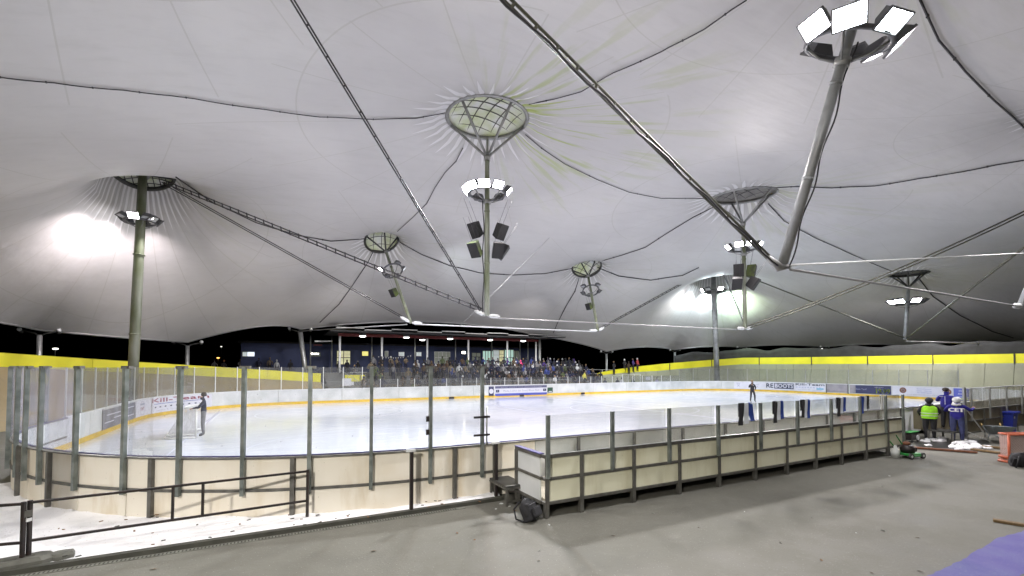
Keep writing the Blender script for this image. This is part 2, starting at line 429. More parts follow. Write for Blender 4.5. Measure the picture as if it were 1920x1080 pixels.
def foot_fork(ro,o0,dirs,s=1.0):
    """white forks where the stay ropes are pinned to the foot of a hanging mast"""
    for d in dirs:
        d=(Vector(d)-Vector(o0)).normalized(); b=MB(); b.tube([Vector(o0)+d*.1*s,Vector(o0)+d*.35*s,Vector(o0)+d*.75*s,Vector(o0)+d*.95*s],[.07*s,.15*s,.13*s,.05*s],8)
        o=b.build('stay_fork',MT['white_metal']); o.parent=ro; o.matrix_parent_inverse=Matrix.Translation(-Vector(o0))
G1='hanging masts carrying the tent rings'; G2='tall ground masts at the rink corners'
mB,_=mast('B','hanging_mast','straight hanging mast in the middle of the roof with green stained mesh ring',G1,B_bot,B_top,B_top-B_bot,2.15,.14,2.15,MT['mast_paint'],5,.66)
mE,_=mast('E','hanging_mast','hanging mast with wide dark ring in front of the far right ground mast',G1,E_bot,E_top,Vector((-.07,-.06,1)),2.25,.15,2.1,MT['mast_paint'],5,.7)
mC,_=mast('C','hanging_mast','leaning hanging mast whose foot hangs over the left end of the blue stand',G1,C_bot,C_top,C_top-C_bot,1.5,.13,1.5,MT['mast_paint'],5,.75)
mD,_=mast('D','hanging_mast','leaning hanging mast whose foot hangs over the right edge of the crowd',G1,D_bot,D_top,D_top-D_bot,1.6,.14,1.5,MT['mast_paint'],5,.8)
mG,_=mast('G','hanging_mast','dark hanging mast over the far right end wall with a full circle of lamps',G1,G_bot,G_top,Vector((0,0,1)),1.6,.17,1.4,MT['mast_grey'],5,.8)
mH,_=mast('H','hanging_mast','thick grey leaning mast hanging nearest above the front floor, glaring lamps on top',G1,H_bot,H_top,H_top-H_bot,1.6,.138,1.5,MT['mast_grey'])
mJ,_=mast('J','hanging_mast','hanging mast of which only the foot shows at the right edge of the photo',G1,J_bot,J_top,J_top-J_bot,1.6,.17,1.5,MT['mast_grey'])
mA,_=mast('A','ground_mast','tall olive grey ground mast behind the left rink corner with square mesh ring',G2,A_bot,A_top+Vector((0,0,-.1)),Vector((-.12,.45,1)),1.75,.30,.3,MT['mast_paint'],4,.38)
mF,_=mast('F','ground_mast','tall blue grey ground mast standing behind the far boards right of the crowd',G2,F_bot,F_top+Vector((0,0,-.1)),Vector((0,0,1)),1.9,.34,.5,MT['mast_grey'],4,.5)
# ---------------- loudspeakers and floodlight rings ----------------
def toward(o,fwd,up=Vector((0,0,1))):
    f=Vector(fwd).normalized(); r_=f.cross(up).normalized(); u=r_.cross(f).normalized()
    M=Matrix((r_,f,u)).transposed(); o.rotation_euler=M.to_euler(); return o
def flood_lamp(parent,pos,aim,size,lens,light=None,energy=0,col=(1,.96,.93),en_spread=None):
    """one floodlight: housing, yoke and lens; aim = direction the glass faces"""
    hb=MB(); s=size
    hb.add([(-s*.5,.0,-s*.36),(s*.5,.0,-s*.36),(s*.5,.0,s*.36),(-s*.5,.0,s*.36),(-s*.32,-s*.42,-s*.2),(s*.32,-s*.42,-s*.2),(s*.32,-s*.42,s*.24),(-s*.32,-s*.42,s*.24)],
      [(0,1,5,4),(1,2,6,5),(2,3,7,6),(3,0,4,7),(4,5,6,7)])
    hb.box((0,.015,s*.37),(s*1.04,.07,.03)); hb.box((0,.015,-s*.37),(s*1.04,.07,.03))
    hb.box((s*.51,.015,0),(.03,.07,s*.74)); hb.box((-s*.51,.015,0),(.03,.07,s*.74))
    h=hb.build('floodlight',MT['housing'],parent); h.location=pos; toward(h,aim)
    lb=MB(); lb.box((0,.008,0),(s*.96,.012,s*.68)); l=lb.build('lens',lens,h)
    if light:
        ld=bpy.data.lights.new('flood','AREA'); ld.shape='RECTANGLE'; ld.size=s; ld.size_y=s*.7; ld.energy=energy; ld.color=col; ld.spread=R(130) if en_spread is None else R(en_spread)
        lo=bpy.data.objects.new('flood_light',ld); C.objects.link(lo); lo.parent=h; lo.location=(0,.06,0); lo.rotation_euler=(R(90),0,0)
        # area lamps shine along their own -Z; +90 about X turns that to +Y
        lo.rotation_euler=(R(-90)+math.pi,0,0)
    return h
def lamp_ring(label,c,axis,hoop,lamps,size,tilt=55,group='floodlight rings on the masts',light=None):
    """lamps: list of (azimuth in degrees, lens material, energy or 0, aim elevation, optional own energy colour)"""
    ro=empty('floodlight_ring',c,label=label,cat='floodlights',group=group)
    x,y,a=frame_from(axis); b=MB()
    b.tube([x*hoop*math.cos(k*math.pi/12)+y*hoop*math.sin(k*math.pi/12) for k in range(24)],.075,6,closed=True)
    b.build('hoop',MT['housing'],ro)
    s=MB()
    for k in range(4):
        th=k*math.pi/2+.4; s.tube([x*.12*math.cos(th)+y*.12*math.sin(th)-a*.45,x*hoop*.6*math.cos(th)+y*hoop*.6*math.sin(th)-a*.3,x*hoop*math.cos(th)+y*hoop*math.sin(th)],.03,6)
    s.tube([-a*.55,-a*.35],.2,10); s.build('bracket',MT['steel'],ro)
    for az,lens,en,el,*cc in lamps:
        th=R(az); dx=Vector((math.cos(th),math.sin(th),0))
        p=x*(dx.dot(x))*(hoop+size*.35)+y*(dx.dot(y))*(hoop+size*.35)+a*.12
        aim=dx*math.cos(R(el))+Vector((0,0,math.sin(R(el))))
        flood_lamp(ro,p,aim,size,MT[lens],light=en>0,energy=en,col=cc[0] if cc else (1,.95,.94),en_spread=86 if -41<el<-35 else None)
    return ro
def on(b,t_,q): return Vector(b).lerp(Vector(t_),q)
WARM=(1,.93,.92); COLD=(.82,.95,1); WH=(1,.97,.98)
EN=720
# azimuth: 242 = towards the camera; 0 = +X along the rink
lamp_ring('ring of glaring floodlights above four loudspeakers on the middle mast',on(B_bot,B_top,.615),B_top-B_bot,.95,
  [(238,'lens',EN,-42,WARM),(275,'lens',EN,-42,WARM),(205,'lens_cold',EN,-42,COLD),(330,'lens',EN,-42,WARM),(30,'lens_off',EN,-42,WARM),(150,'lens',EN,-42,WH),(180,'lens',0,-60),(90,'lens_off',EN,-42,WH)],.58)
lamp_ring('ring of floodlights on the mast with four speakers, right of the far ground mast',on(E_bot,E_top,.60),Vector((0,0,1)),.95,
  [(238,'lens',EN,-42,WARM),(285,'lens',EN,-42,WARM),(200,'lens',EN,-42,WARM),(330,'lens',0,-42),(30,'lens_off',EN,-42,COLD),(150,'lens',EN,-42,WH),(90,'lens_off',EN,-42,WH)],.58)
lamp_ring('open hoop with two lit lamps on the leaning mast left of the middle',on(C_bot,C_top,.6),C_top-C_bot,.85,
  [(185,'lens',EN*.7,-50,WH),(350,'lens_cold',EN*.7,-35,COLD),(60,'lens_off',0,-40),(290,'lens_off',0,-70),(110,'lens_off',EN*.5,-40)],.5)
lamp_ring('hoop with two lit lamps on the leaning mast between the crowd and the wall',on(D_bot,D_top,.6),D_top-D_bot,.85,
  [(110,'lens',EN*.7,-40,WARM),(355,'lens',EN*.7,-45,WH),(190,'lens_off',0,-60),(280,'lens_off',0,-70),(60,'lens_off',EN*.10,-40)],.55)
lamp_ring('full circle of seven lit lamps on the dark mast above the end wall',on(G_bot,G_top,.55),Vector((0,0,1)),1.2,
  [(a_,'lens_cold' if a_ in (180,) else 'lens',EN*.42,-50,COLD if a_==180 else WH) for a_ in (0,50,100,150,180,230,300)],.75)
lamp_ring('huge glaring floodlights at the top of the nearest leaning mast',on(H_bot,H_top,.655),H_top-H_bot,.95,
  [(168,'lens',EN*.6,-38.5,WH),(208,'lens_cold',EN*.25,-30,WH),(258,'lens_cold',EN*.1,-62),(318,'lens',EN*.3,-50,WH),(350,'lens',EN*.1,-68),(20,'lens_off',0,-50),(70,'lens_off',EN*.5,-50,WH)],.68)
lamp_ring('flat floodlights clustered on the tall mast behind the left corner, one glaring forward',on(A_bot,A_top,.782),Vector((0,0,1)),.85,
  [(262,'lens',EN*.5,-40,WH),(170,'lens',EN*.22,-38,(1,.90,.93)),(140,'lens',EN*.16,-38,(1,.90,.93)),(90,'lens_off',EN*.10,-40,(1,.90,.93)),(20,'lens_off',EN*.10,-38,(1,.92,.95)),(320,'lens_off',EN*.7,-55,WH),(215,'lens_off',0,-70),(300,'lens_off',0,-75)],.6)
lamp_ring('cluster of floodlights on the far right ground mast, washing the cloth behind it',on(F_bot,F_top,.79),Vector((0,0,1)),1.3,
  [(150,'lens',EN*.3,-38,(1,.95,.96)),(110,'lens_cold',EN*.3,-38,COLD),(60,'lens_off',EN*.3,-38,COLD),(10,'lens_off',EN*.6,-36,(.72,1,.82)),(345,'lens_off',EN*.6,-36,(.80,1,.70)),(250,'lens',EN*.8,-45,COLD),(190,'lens_off',EN*.8,-50,COLD)],.7)
# lamp rings of masts outside the frame; the one behind the viewer is added fill
KR=Vector((-4.7,10.3,13.6))
mK,_=mast('K','ground_mast','ground mast outside the left rink corner, out of the frame',G2,K_bot,K_top+Vector((0,0,-.1)),Vector((0,0,1)),1.75,.30,.3,MT['mast_paint'],4,.38)
lamp_ring('floodlight cluster on the near left ground mast, out of the frame',KR,Vector((0,0,1)),.85,
  [(20,'lens',EN*.5,-45,WH),(60,'lens',EN*.5,-45,WH),(290,'lens',EN*.25,-60,WARM)],.6)
lamp_ring('floodlights on the hanging mast beyond the right edge',on(J_bot,J_top,.6),J_top-J_bot,.95,
  [(90,'lens',EN*.9,-45,WH),(200,'lens',EN*.12,-50,WARM),(150,'lens',EN*.5,-45,WH)],.55)
MR=Vector((-8,-5,0)); mM,_=mast('M','ground_mast','added ground mast behind the viewer carrying fill lamps, out of the frame',G2,MR,MR+Vector((0,0,10.5)),Vector((0,0,1)),1.2,.22,.3,MT['mast_grey'],4,.5)  # added mast; its lamps are placed to brighten near boards and front floor
lamp_ring('added fill floodlights on the added mast behind the viewer, out of the frame',MR+Vector((0,0,8.6)),Vector((0,0,1)),.7,
  [(68,'lens',EN*.95,-30,(1,.95,.88)),(46,'lens',EN*.8,-28,(1,.95,.86)),(22,'lens',EN*.3,-26,(1,.95,.86))],.55)
def speaker(label,p,aim,s=(.62,.5,.85),mossy=True,tilt=0):
    ro=empty('loudspeaker',p,label=label,cat='loudspeaker',group='loudspeakers hung on the masts')
    b=MB(); w_,d_,h_=s
    b.add([(-w_/2,d_/2,-h_/2),(w_/2,d_/2,-h_/2),(w_/2,d_/2,h_/2),(-w_/2,d_/2,h_/2),(-w_*.3,-d_/2,-h_*.42),(w_*.3,-d_/2,-h_*.42),(w_*.3,-d_/2,h_*.42),(-w_*.3,-d_/2,h_*.42)],
      [(0,1,2,3),(0,4,5,1),(1,5,6,2),(2,6,7,3),(3,7,4,0),(4,7,6,5)])
    cab=b.build('cabinet',MT['moss_green'] if mossy else MT['speaker_black'],ro,bevel=.02)
    g=MB(); g.box((0,d_/2+.012,0),(w_*.93,.02,h_*.94)); g.build('grille',MT['speaker_black'],ro)
    k=MB(); k.tube([(-.15,-.1,h_*.45),(-.15,-.1,h_*.45+1.3)],.008,4); k.tube([(.15,-.1,h_*.45),(.15,-.1,h_*.45+1.3)],.008,4); k.build('hanger',MT['cable_black'],ro)
    toward(ro,aim); return ro
for (px,py,d,lab,az,el) in ((893,430,24,'upper left of the four black speakers under the middle floodlights',200,-30),(937,433,24,'upper right of the four black speakers under the middle floodlights',290,-30),
   (892,466,23.6,'lower left speaker with a green side on the middle mast',215,-38),(932,468,23.6,'lower right speaker facing forward on the middle mast',262,-30),(940,470,24.3,'speaker tucked behind the lower right one on the middle mast',330,-35),
   (1385,507,34,'upper left of the four speakers on the mast before the far ground mast',215,-10),(1408,508,34,'upper right mossy speaker on the mast before the far ground mast',300,-10),
   (1381,530,33.8,'lower left of the four speakers on the mast before the far ground mast',225,-35),(1411,530,33.8,'lower right of the four speakers on the mast before the far ground mast',290,-35),
   (739,548,37.5,'single moss covered speaker on the leaning mast over the blue stand',200,-30),(1105,574,46.4,'small mossy speaker on the leaning mast over the crowd',190,-25)):
    th=R(az); s=(.6,.5,.85) if d<30 else ((.72,.6,.95) if d<36 else (.6,.5,.7))
    speaker(lab,W(px,py,d=d),(math.cos(th)*math.cos(R(el)),math.sin(th)*math.cos(R(el)),math.sin(R(el))),s,'moss' in lab or 'green side' in lab)
# ---------------- ropes ----------------
def rope(name,label,pts_,r,m_,cat='cable',group='stay cables of the roof',n=6):
    b=MB(); b.tube(pts_,r,n); o0=Vector(pts_[0]); o=b.build(name,m_,origin=tuple(o0)); return tag(o,label,cat,group)
def ladder(label,p0,p1,sep,r,step,sag=0,m_='cable_black',group='stay cables of the roof'):
    p0=Vector(p0);p1=Vector(p1); ro=empty('stay_cable',p0,label=label,cat='cable',group=group)
    t_=(p1-p0).normalized(); sd=t_.cross(Vector((0,0,1))).normalized(); up=sd.cross(t_)
    off=(up*.8+sd*.6).normalized()*sep/2
    n=16; 
    def P_(s,o): return p0.lerp(p1,s)-p0+o-Vector((0,0,sag*4*s*(1-s)))
    for sg in (-1,1):
        b=MB(); b.tube([P_(i/n,off*sg) for i in range(n+1)],r,6); b.build('strand',MT[m_],ro)
    L_=(p1-p0).length; k=int(L_/step); me=None
    for i in range(1,k):
        c=P_(i/k,Vector((0,0,0)))
        if me is None:
            b=MB(); b.tube([-off*1.5,off*1.5],r*1.1,5); o=b.build('clamp',MT[m_],ro); me=o.data
        else: o=bpy.data.objects.new('clamp',me); C.objects.link(o); o.parent=ro
        o.location=c
    return ro
ladder('thin twin cable running from the top left edge down to the middle mast foot',K_top+Vector((1.2,.9,-.6)),B_bot+Vector((-.3,.2,.3)),.085,.028,.9)
H_up=W(700,-248,d=7.0)
ladder('thick twin cable crossing the roof down to the foot of the nearest leaning mast',H_up,H_bot+Vector((-.25,.2,.25)),.10,.034,.55,m_='cable_green')
rope('power_cable','black power cable sagging beside the thick twin stay of the nearest mast',[H_up.lerp(H_bot,s)+Vector((0,0,-.06-.10*math.sin(s*22)**2)) for s in [i/24 for i in range(25)]],.03,MT['cable_black'],group='power cables')
ladder('ladder-like twin cable from the left ground mast to the middle mast foot',A_top+Vector((1.2,-1.0,-.9)),B_bot+Vector((-.2,.2,.3)),.22,.035,.7)
ladder('lower twin cable from the left ground mast to the mast foot over the blue stand',A_top+Vector((1.3,-.9,-1.0)),C_bot+Vector((-.2,.1,.2)),.14,.032,40)
ladder('twin cable leaving the left ground mast ring towards the left edge',A_top+Vector((-1.3,-.8,-.6)),W(-160,391,d=26),.16,.035,.8)
ladder('dark twin cable from the far ground mast to the foot over the crowd',F_top+Vector((-1.2,-1,-.5)),D_bot+Vector((.3,.1,.2)),.16,.045,.9,m_='dark_metal')
rope('stay_cable','dark stay from the far ground mast ring to the four-speaker mast foot',[F_top+Vector((.4,-.8,-.4)),E_bot+Vector((0,0,.3))],.07,MT['dark_metal'])
rope('stay_cable','long stay from the far ground mast right to the dark end mast foot',[W(1400,518,d=52),G_bot+Vector((-.2,0,.2))],.07,MT['cable_green'])
ladder('twin stay rising from the four-speaker mast foot to the right edge',E_bot+Vector((.3,0,.1)),W(2060,330,d=25),.2,.045,30,sag=.5,m_='cable_green')
rope('stay_cable','stay rising steeply right from the foot of the dark end mast',[G_bot+Vector((.2,0,.1)),W(2010,395,d=22)],.07,MT['cable_green'])
rope('tie_rod','pale rod from the nearest mast foot rising gently to the right edge',[H_bot+Vector((.25,-.1,.05)),W(2060,468,d=19)],.025,MT['white_metal'])
rope('tie_rod','grey rod from the nearest mast foot dropping right to the cut-off mast foot',[H_bot+Vector((.25,-.1,-.08)),J_bot],.042,MT['cable_grey'])
rope('tie_rod','pale rod from the middle mast foot running right above the crowd',[B_bot+Vector((.3,0,-.1)),E_bot+Vector((-.3,0,-.1))],.035,MT['cable_grey'])
rope('tie_rod','pale rod linking the two leaning mast feet above the stand roof',[C_bot+Vector((.3,0,-.1)),D_bot+Vector((-.3,0,-.1))],.055,MT['white_metal'])
rope('tie_rod','pale rod running left from the mast foot over the blue stand',[C_bot+Vector((-.3,0,-.15)),W(560,621,d=47)],.05,MT['cable_grey'])
rope('tie_rod','thin rod from the dark end mast foot to the right edge',[G_bot+Vector((.2,0,-.15)),W(2000,648,d=45)],.05,MT['cable_grey'])
rope('steel_wire','thin bright wire rising from behind the middle mast foot across the cloth',[W(862,612,d=26),W(1030,446,d=30)],.012,MT['cable_grey'])
foot_fork(mB,B_bot,[A_top,E_bot],.8); foot_fork(mC,C_bot,[A_top,D_bot],1.0); foot_fork(mD,D_bot,[F_top,C_bot],1.1)
foot_fork(mE,E_bot,[E_bot+Vector((1,0,.1)),B_bot],.9); foot_fork(mH,H_bot,[J_bot,W(2060,468,d=19)],.42); foot_fork(mJ,J_bot,[H_bot],.9)
b=MB(); b.tube([H_bot+Vector((-.45,.3,.45)),H_bot+Vector((-.1,0,-.05)),H_bot+Vector((.1,-.1,.02))],[.05,.14,.1],8); o=b.build('foot_plate',MT['steel']); o.parent=mH; o.matrix_parent_inverse=Matrix.Translation(-H_bot)
x_,y_,a_=frame_from(H_top-H_bot)
rope('power_cable','black cable clipped along the back of the nearest leaning mast',[H_bot.lerp(H_top,q)+(Vector((UX,-UY,0))*(.21+.05*math.sin(q*31))) for q in [i/30*.66 for i in range(31)]],.022,MT['cable_black'],group='power cables')
rope('power_cable','black cable clipped along the middle mast below its lamps',[B_bot.lerp(B_top,q)-(Vector((UX,-UY,0))*(.2+.04*math.sin(q*25))) for q in [i/20*.58 for i in range(21)]],.03,MT['cable_black'],group='power cables')
# cables that hang just under the cloth
def cloth_cable(label,pix,r=.024,node=True,gap=.07):
    out=[]
    for i in range(len(pix)-1):
        (x0,y0),(x1,y1)=pix[i],pix[i+1]; n=max(2,int(math.hypot(x1-x0,y1-y0)/14))
        for k in range(n+(i==len(pix)-2)):
            t_=k/n; h_=hit_roof(x0+(x1-x0)*t_,y0+(y1-y0)*t_)
            if h_ is None: continue
            out.append(Vector((h_.x,h_.y,h_.z-gap-.03*abs(math.sin(len(out)*.35)))))
    # drop wild jumps
    res=[out[0]]
    for p in out[1:]:
        if (p-res[-1]).length<7: res.append(p)
    o=rope('roof_cable',label,res,r,MT['cable_black'],group='power cables along the cloth')
    me=None
    for p in res[2::6]:
        if me is None: b=MB(); b.box((0,0,0),(r*2.0,r*2.0,r*2.6)); c=b.build('clip',MT['cable_black'],o); me=c.data
        else: c=bpy.data.objects.new('clip',me); C.objects.link(c); c.parent=o
        c.location=p-Vector(o.location)
    return o
cloth_cable('long black cable from the left edge across the cloth to the mesh ring',[(-40,135),(0,140),(130,155),(320,175),(480,200),(600,216),(700,220),(780,219),(835,208)])
cloth_cable('black cable from the mesh ring up right to the top edge',[(992,193),(1040,182),(1090,168),(1150,133),(1240,93),(1320,50),(1400,-5)])
cloth_cable('black cable winding from the mesh ring down to the left hoop mast ring',[(868,275),(855,300),(835,320),(815,350),(800,380),(775,405),(745,432)])
cloth_cable('black cable from the mesh ring down right to the wide dark ring',[(985,250),(1015,275),(1060,305),(1120,335),(1180,358),(1240,370),(1330,370)])
cloth_cable('black cable from the wide dark ring winding to the right edge',[(1450,350),(1500,347),(1560,350),(1640,346),(1740,330),(1820,316),(1930,295)],.035)
cloth_cable('black cable from the wide dark ring down right to the end mast ring',[(1440,380),(1470,412),(1530,445),(1590,472),(1650,498),(1685,512)],.035)
cloth_cable('thick black cable crossing the top right corner of the roof',[(1725,-5),(1760,70),(1810,130),(1865,185),(1930,245)],.035)
cloth_cable('black cable linking the left ground mast and the left hoop mast ring',[(330,330),(400,378),(480,415),(560,440),(620,450),(685,446)],.04)
cloth_cable('black cable sagging from the left hoop mast ring to the small crowd mast ring',[(745,450),(790,475),(845,497),(900,510),(960,514),(1020,512),(1080,500)],.04)
cloth_cable('black cable from the small crowd mast ring up right to the wide ring',[(1122,490),(1165,477),(1210,462),(1260,430),(1300,405),(1340,385)],.04)
cloth_cable('black cable from the small crowd mast ring to the far ground mast',[(1120,500),(1160,516),(1220,524),(1280,515),(1310,500)],.05)
cloth_cable('black cable falling from the left hoop mast ring to the roof edge',[(700,470),(690,490),(660,535),(635,570),(600,603)],.035)
cloth_cable('black cable falling from the small crowd mast ring to the roof edge',[(1087,515),(1078,545),(1060,575),(1045,605),(1038,622)],.045)
cloth_cable('thin black cable falling from the end mast ring to the right edge',[(1722,520),(1750,555),(1800,590),(1860,620),(1900,632)],.05)
# low posts at the cloth edge
for i in range(1,11):
    p=Vector(LOW[i]); base=Vector((p.x,p.y,0)); lean=Vector((.9,0,0)) if i==3 else Vector((0,0,0))
    names={1:'first from the left edge',2:'between the left ground mast and the blue stand',3:'thick leaning one left of the stand roof',4:'at the right end of the stand roof',5:'right of the crowd',6:'next to the start of the dark net',7:'right of the far ground mast',8:'beside the street lamp',9:'below the end mast',10:'near the right edge'}
    ro=empty('edge_post',base,label='grey steel post under the cloth edge, '+names[i],cat='post',group='edge posts of the tent')
    rr=.16 if i!=3 else .24
    b=MB(); b.tube([Vector((lean.x*1.0,lean.y,0)),Vector((0,0,p.z-.35))],rr,10); b.build('pole',MT['galv'],ro)
    b=MB(); b.tube([(0,0,p.z-.5),(.25,0,p.z-.25),(1.0,.1,p.z-.05)],.06,6); b.tube([(0,0,p.z-.5),(-.25,0,p.z-.25),(-1.0,.1,p.z-.05)],.06,6); b.tube([(1.0,.1,p.z-.25),(1.0,.1,p.z)],.11,8);b.tube([(-1.,.1,p.z-.25),(-1.,.1,p.z)],.11,8)
    b.build('head_fork',MT['dark_metal'],ro)
    for sx in (1.05,-1.05): b=MB(); b.sphere((sx,-.1,p.z+.02),.15,8,5); b.build('clamp_bolt',MT['white_metal'],ro)
# ---------------- ground, ice ----------------
def sheet(name,poly,z,m_,kind='structure',label=None,cat=None):
    b=MB(); b.add([(x,y,z) for x,y in poly],[list(range(len(poly)))]); o=b.build(name,m_); tag(o,label,cat,kind=kind); return o
def layered(name,base,dark,light,sc1,sc2,grit,gritcol,rough,bump,crack=0,streak=None,gs=.13):
    m=bpy.data.materials.new(name); m.use_nodes=True; t=m.node_tree; L=t.links.new; b=t.nodes['Principled BSDF']; b.inputs['Roughness'].default_value=rough
    g=t.nodes.new('ShaderNodeNewGeometry'); P0=g.outputs['Position']
    if streak: mp=t.nodes.new('ShaderNodeMapping'); mp.inputs['Scale'].default_value=streak; L(P0,mp.inputs[0]); P1=mp.outputs[0]
    else: P1=P0
    def nz(sc_,src,det=8,ro=.65,dist=0):
        n=t.nodes.new('ShaderNodeTexNoise'); n.inputs['Scale'].default_value=sc_; n.inputs['Detail'].default_value=det; n.inputs['Roughness'].default_value=ro; n.inputs['Distortion'].default_value=dist; L(src,n.inputs[0]); return n.outputs[0]
    def rg_(x,a,b_,c=0,d=1):
        r=t.nodes.new('ShaderNodeMapRange'); r.inputs[1].default_value=a; r.inputs[2].default_value=b_; r.inputs[3].default_value=c; r.inputs[4].default_value=d; L(x,r.inputs[0]); return r.outputs[0]
    def mx(f,a,c):
        n=t.nodes.new('ShaderNodeMix'); n.data_type='RGBA'; L(f,n.inputs[0])
        for i,v in ((6,a),(7,c)):
            if isinstance(v,tuple): n.inputs[i].default_value=(*v,1)
            else: L(v,n.inputs[i])
        return n.outputs[2]
    c=mx(rg_(nz(sc1,P1),.52,.72,0,.85),base,dark)
    c=mx(rg_(nz(sc2,P1,9,.7,.6),.55,.75,0,.6),c,light)
    c=mx(rg_(nz(sc1*.3,P0,3),.5,.65,0,.45),c,dark)
    v=t.nodes.new('ShaderNodeTexVoronoi'); v.inputs['Scale'].default_value=grit; L(P0,v.inputs[0])
    lt=t.nodes.new('ShaderNodeMath'); lt.operation='LESS_THAN'; L(v.outputs['Distance'],lt.inputs[0]); lt.inputs[1].default_value=gs
    wn=t.nodes.new('ShaderNodeMath'); wn.operation='GREATER_THAN'; sx=t.nodes.new('ShaderNodeSeparateColor'); L(v.outputs['Color'],sx.inputs[0]); L(sx.outputs[0],wn.inputs[0]); wn.inputs[1].default_value=.6
    mu=t.nodes.new('ShaderNodeMath'); mu.operation='MULTIPLY'; L(lt.outputs[0],mu.inputs[0]); L(wn.outputs[0],mu.inputs[1]); c=mx(mu.outputs[0],c,gritcol)
    if crack:
        w_=t.nodes.new('ShaderNodeTexVoronoi'); w_.feature='DISTANCE_TO_EDGE'; w_.inputs['Scale'].default_value=crack
        ad=t.nodes.new('ShaderNodeVectorMath'); ad.operation='ADD'; nn=t.nodes.new('ShaderNodeTexNoise'); nn.inputs['Scale'].default_value=1.2; nn.inputs['Detail'].default_value=5; L(P0,nn.inputs[0]); L(P0,ad.inputs[0]); L(nn.outputs[1],ad.inputs[1]); L(ad.outputs[0],w_.inputs[0])
        l2=t.nodes.new('ShaderNodeMath'); l2.operation='LESS_THAN'; L(w_.outputs[0],l2.inputs[0]); l2.inputs[1].default_value=.0022; c=mx(l2.outputs[0],c,tuple(x*.45 for x in dark))
    L(c,b.inputs['Base Color'])
    bp=t.nodes.new('ShaderNodeBump'); bp.inputs['Strength'].default_value=bump; bp.inputs['Distance'].default_value=.02; L(nz(sc2*9,P0,8,.7),bp.inputs['Height']); L(bp.outputs[0],b.inputs['Normal'])
    rr=rg_(nz(sc1,P1),.4,.7,rough,rough*.65); L(rr,b.inputs['Roughness'])
    MT[name]=m; return m
m=layered('asphalt',(.130,.127,.106),(.086,.084,.070),(.178,.173,.15),.7,2.2,22,(.30,.30,.28),.8,.5,0)
sheet('ground',[(-120,-60),(160,-60),(160,160),(-120,160)],0,m)
VN,VF,UL,UR=10.33,40.75,-6.73,53.5; NR=10.23
def rink_path():
    """inner edge of the ice, starting at the near side right, clockwise seen from above: s grows to the right as seen from the ice centre towards far side"""
    pts_=[]
    def arc(cx,cy_,r,a0,a1,n=18):
        for i in range(n+1):
            a=R(a0+(a1-a0)*i/n); pts_.append(Vector((cx+r*math.cos(a),cy_+r*math.sin(a))))
    arc(UL+NR,VN+NR,NR,270,180); arc(UL+8.5,VF-8.5,8.5,180,90); arc(UR-8.5,VF-8.5,8.5,90,0); arc(UR-8.5,VN+8.5,8.5,0,-90)
    return pts_
RP=rink_path()
def densify(pts_,step,closed=True):
    out=[];n=len(pts_)
    for i in range(n if closed else n-1):
        a=pts_[i];b=pts_[(i+1)%n];k=max(1,int((b-a).length/step))
        out+=[a.lerp(b,j/k) for j in range(k)]
    if not closed: out.append(pts_[-1])
    return out
class Path:
    def first_left(s,px,lo,off):
        q=lo
        while q<s.L:
            p,t9=s.at(q); p=p+Vector((-t9.y,t9.x))*off; D=p.x*UY+p.y*UX
            if D>1 and 960+F*(p.x*UX-p.y*UY)/D<=px: return q
            q+=.03
        return s.L
    def __init__(s,pts_,closed=False):
        s.p=densify(pts_,.35,closed)+([pts_[0]] if closed else []); s.s=[0]
        for a,b in zip(s.p,s.p[1:]): s.s.append(s.s[-1]+(b-a).length)
        s.L=s.s[-1]
    def at(s,q):
        import bisect
        q=max(0,min(s.L-1e-4,q)); i=max(0,min(len(s.p)-2,bisect.bisect_right(s.s,q)-1))
        a,b=s.p[i],s.p[i+1]; l=(b-a).length or 1e-6
        t_=(b-a).normalized(); a0=s.p[max(0,i-1)]; b0=s.p[min(len(s.p)-1,i+2)]; ts=(b0-a0).normalized()
        return a.lerp(b,(q-s.s[i])/l),ts
    def s_at_px(s,px,lo=0,hi=None,off=0):
        hi=hi or s.L; best=None;q=lo
        while q<hi:
            p,t9=s.at(q); p=p+Vector((-t9.y,t9.x))*off; D=p.x*UY+p.y*UX
            if D>1:
                x=960+F*(p.x*UX-p.y*UY)/D
                if best is None or abs(x-px)<best[0]: best=(abs(x-px),q)
            q+=.05
        return best[1]
RK=Path(RP,True)     # near left corner -> left end -> far side -> right end -> near side (right to left)
# ice
ice=bpy.data.materials.new('ice'); ice.use_nodes=True; t=ice.node_tree; L=t.links.new; b_=t.nodes['Principled BSDF']
ge=t.nodes.new('ShaderNodeNewGeometry')
na=t.nodes.new('ShaderNodeTexNoise'); na.inputs['Scale'].default_value=.12; na.inputs['Detail'].default_value=6; L(ge.outputs['Position'],na.inputs[0])
nb=t.nodes.new('ShaderNodeTexNoise'); nb.inputs['Scale'].default_value=2.2; nb.inputs['Detail'].default_value=9; nb.inputs['Roughness'].default_value=.7; nb.inputs['Distortion'].default_value=1.0
mp=t.nodes.new('ShaderNodeMapping'); mp.inputs['Scale'].default_value=(.35,1.8,1); mp.inputs['Rotation'].default_value=(0,0,.3); L(ge.outputs['Position'],mp.inputs[0]); L(mp.outputs[0],nb.inputs[0])
r1=t.nodes.new('ShaderNodeValToRGB'); r1.color_ramp.elements[0].position=.3; r1.color_ramp.elements[0].color=(.66,.70,.82,1); r1.color_ramp.elements[1].position=.7; r1.color_ramp.elements[1].color=(.80,.81,.90,1); L(na.outputs[0],r1.inputs[0])
mx=t.nodes.new('ShaderNodeMix'); mx.data_type='RGBA'; L(r1.outputs[0],mx.inputs[6]); mx.inputs[7].default_value=(.92,.92,.95,1)
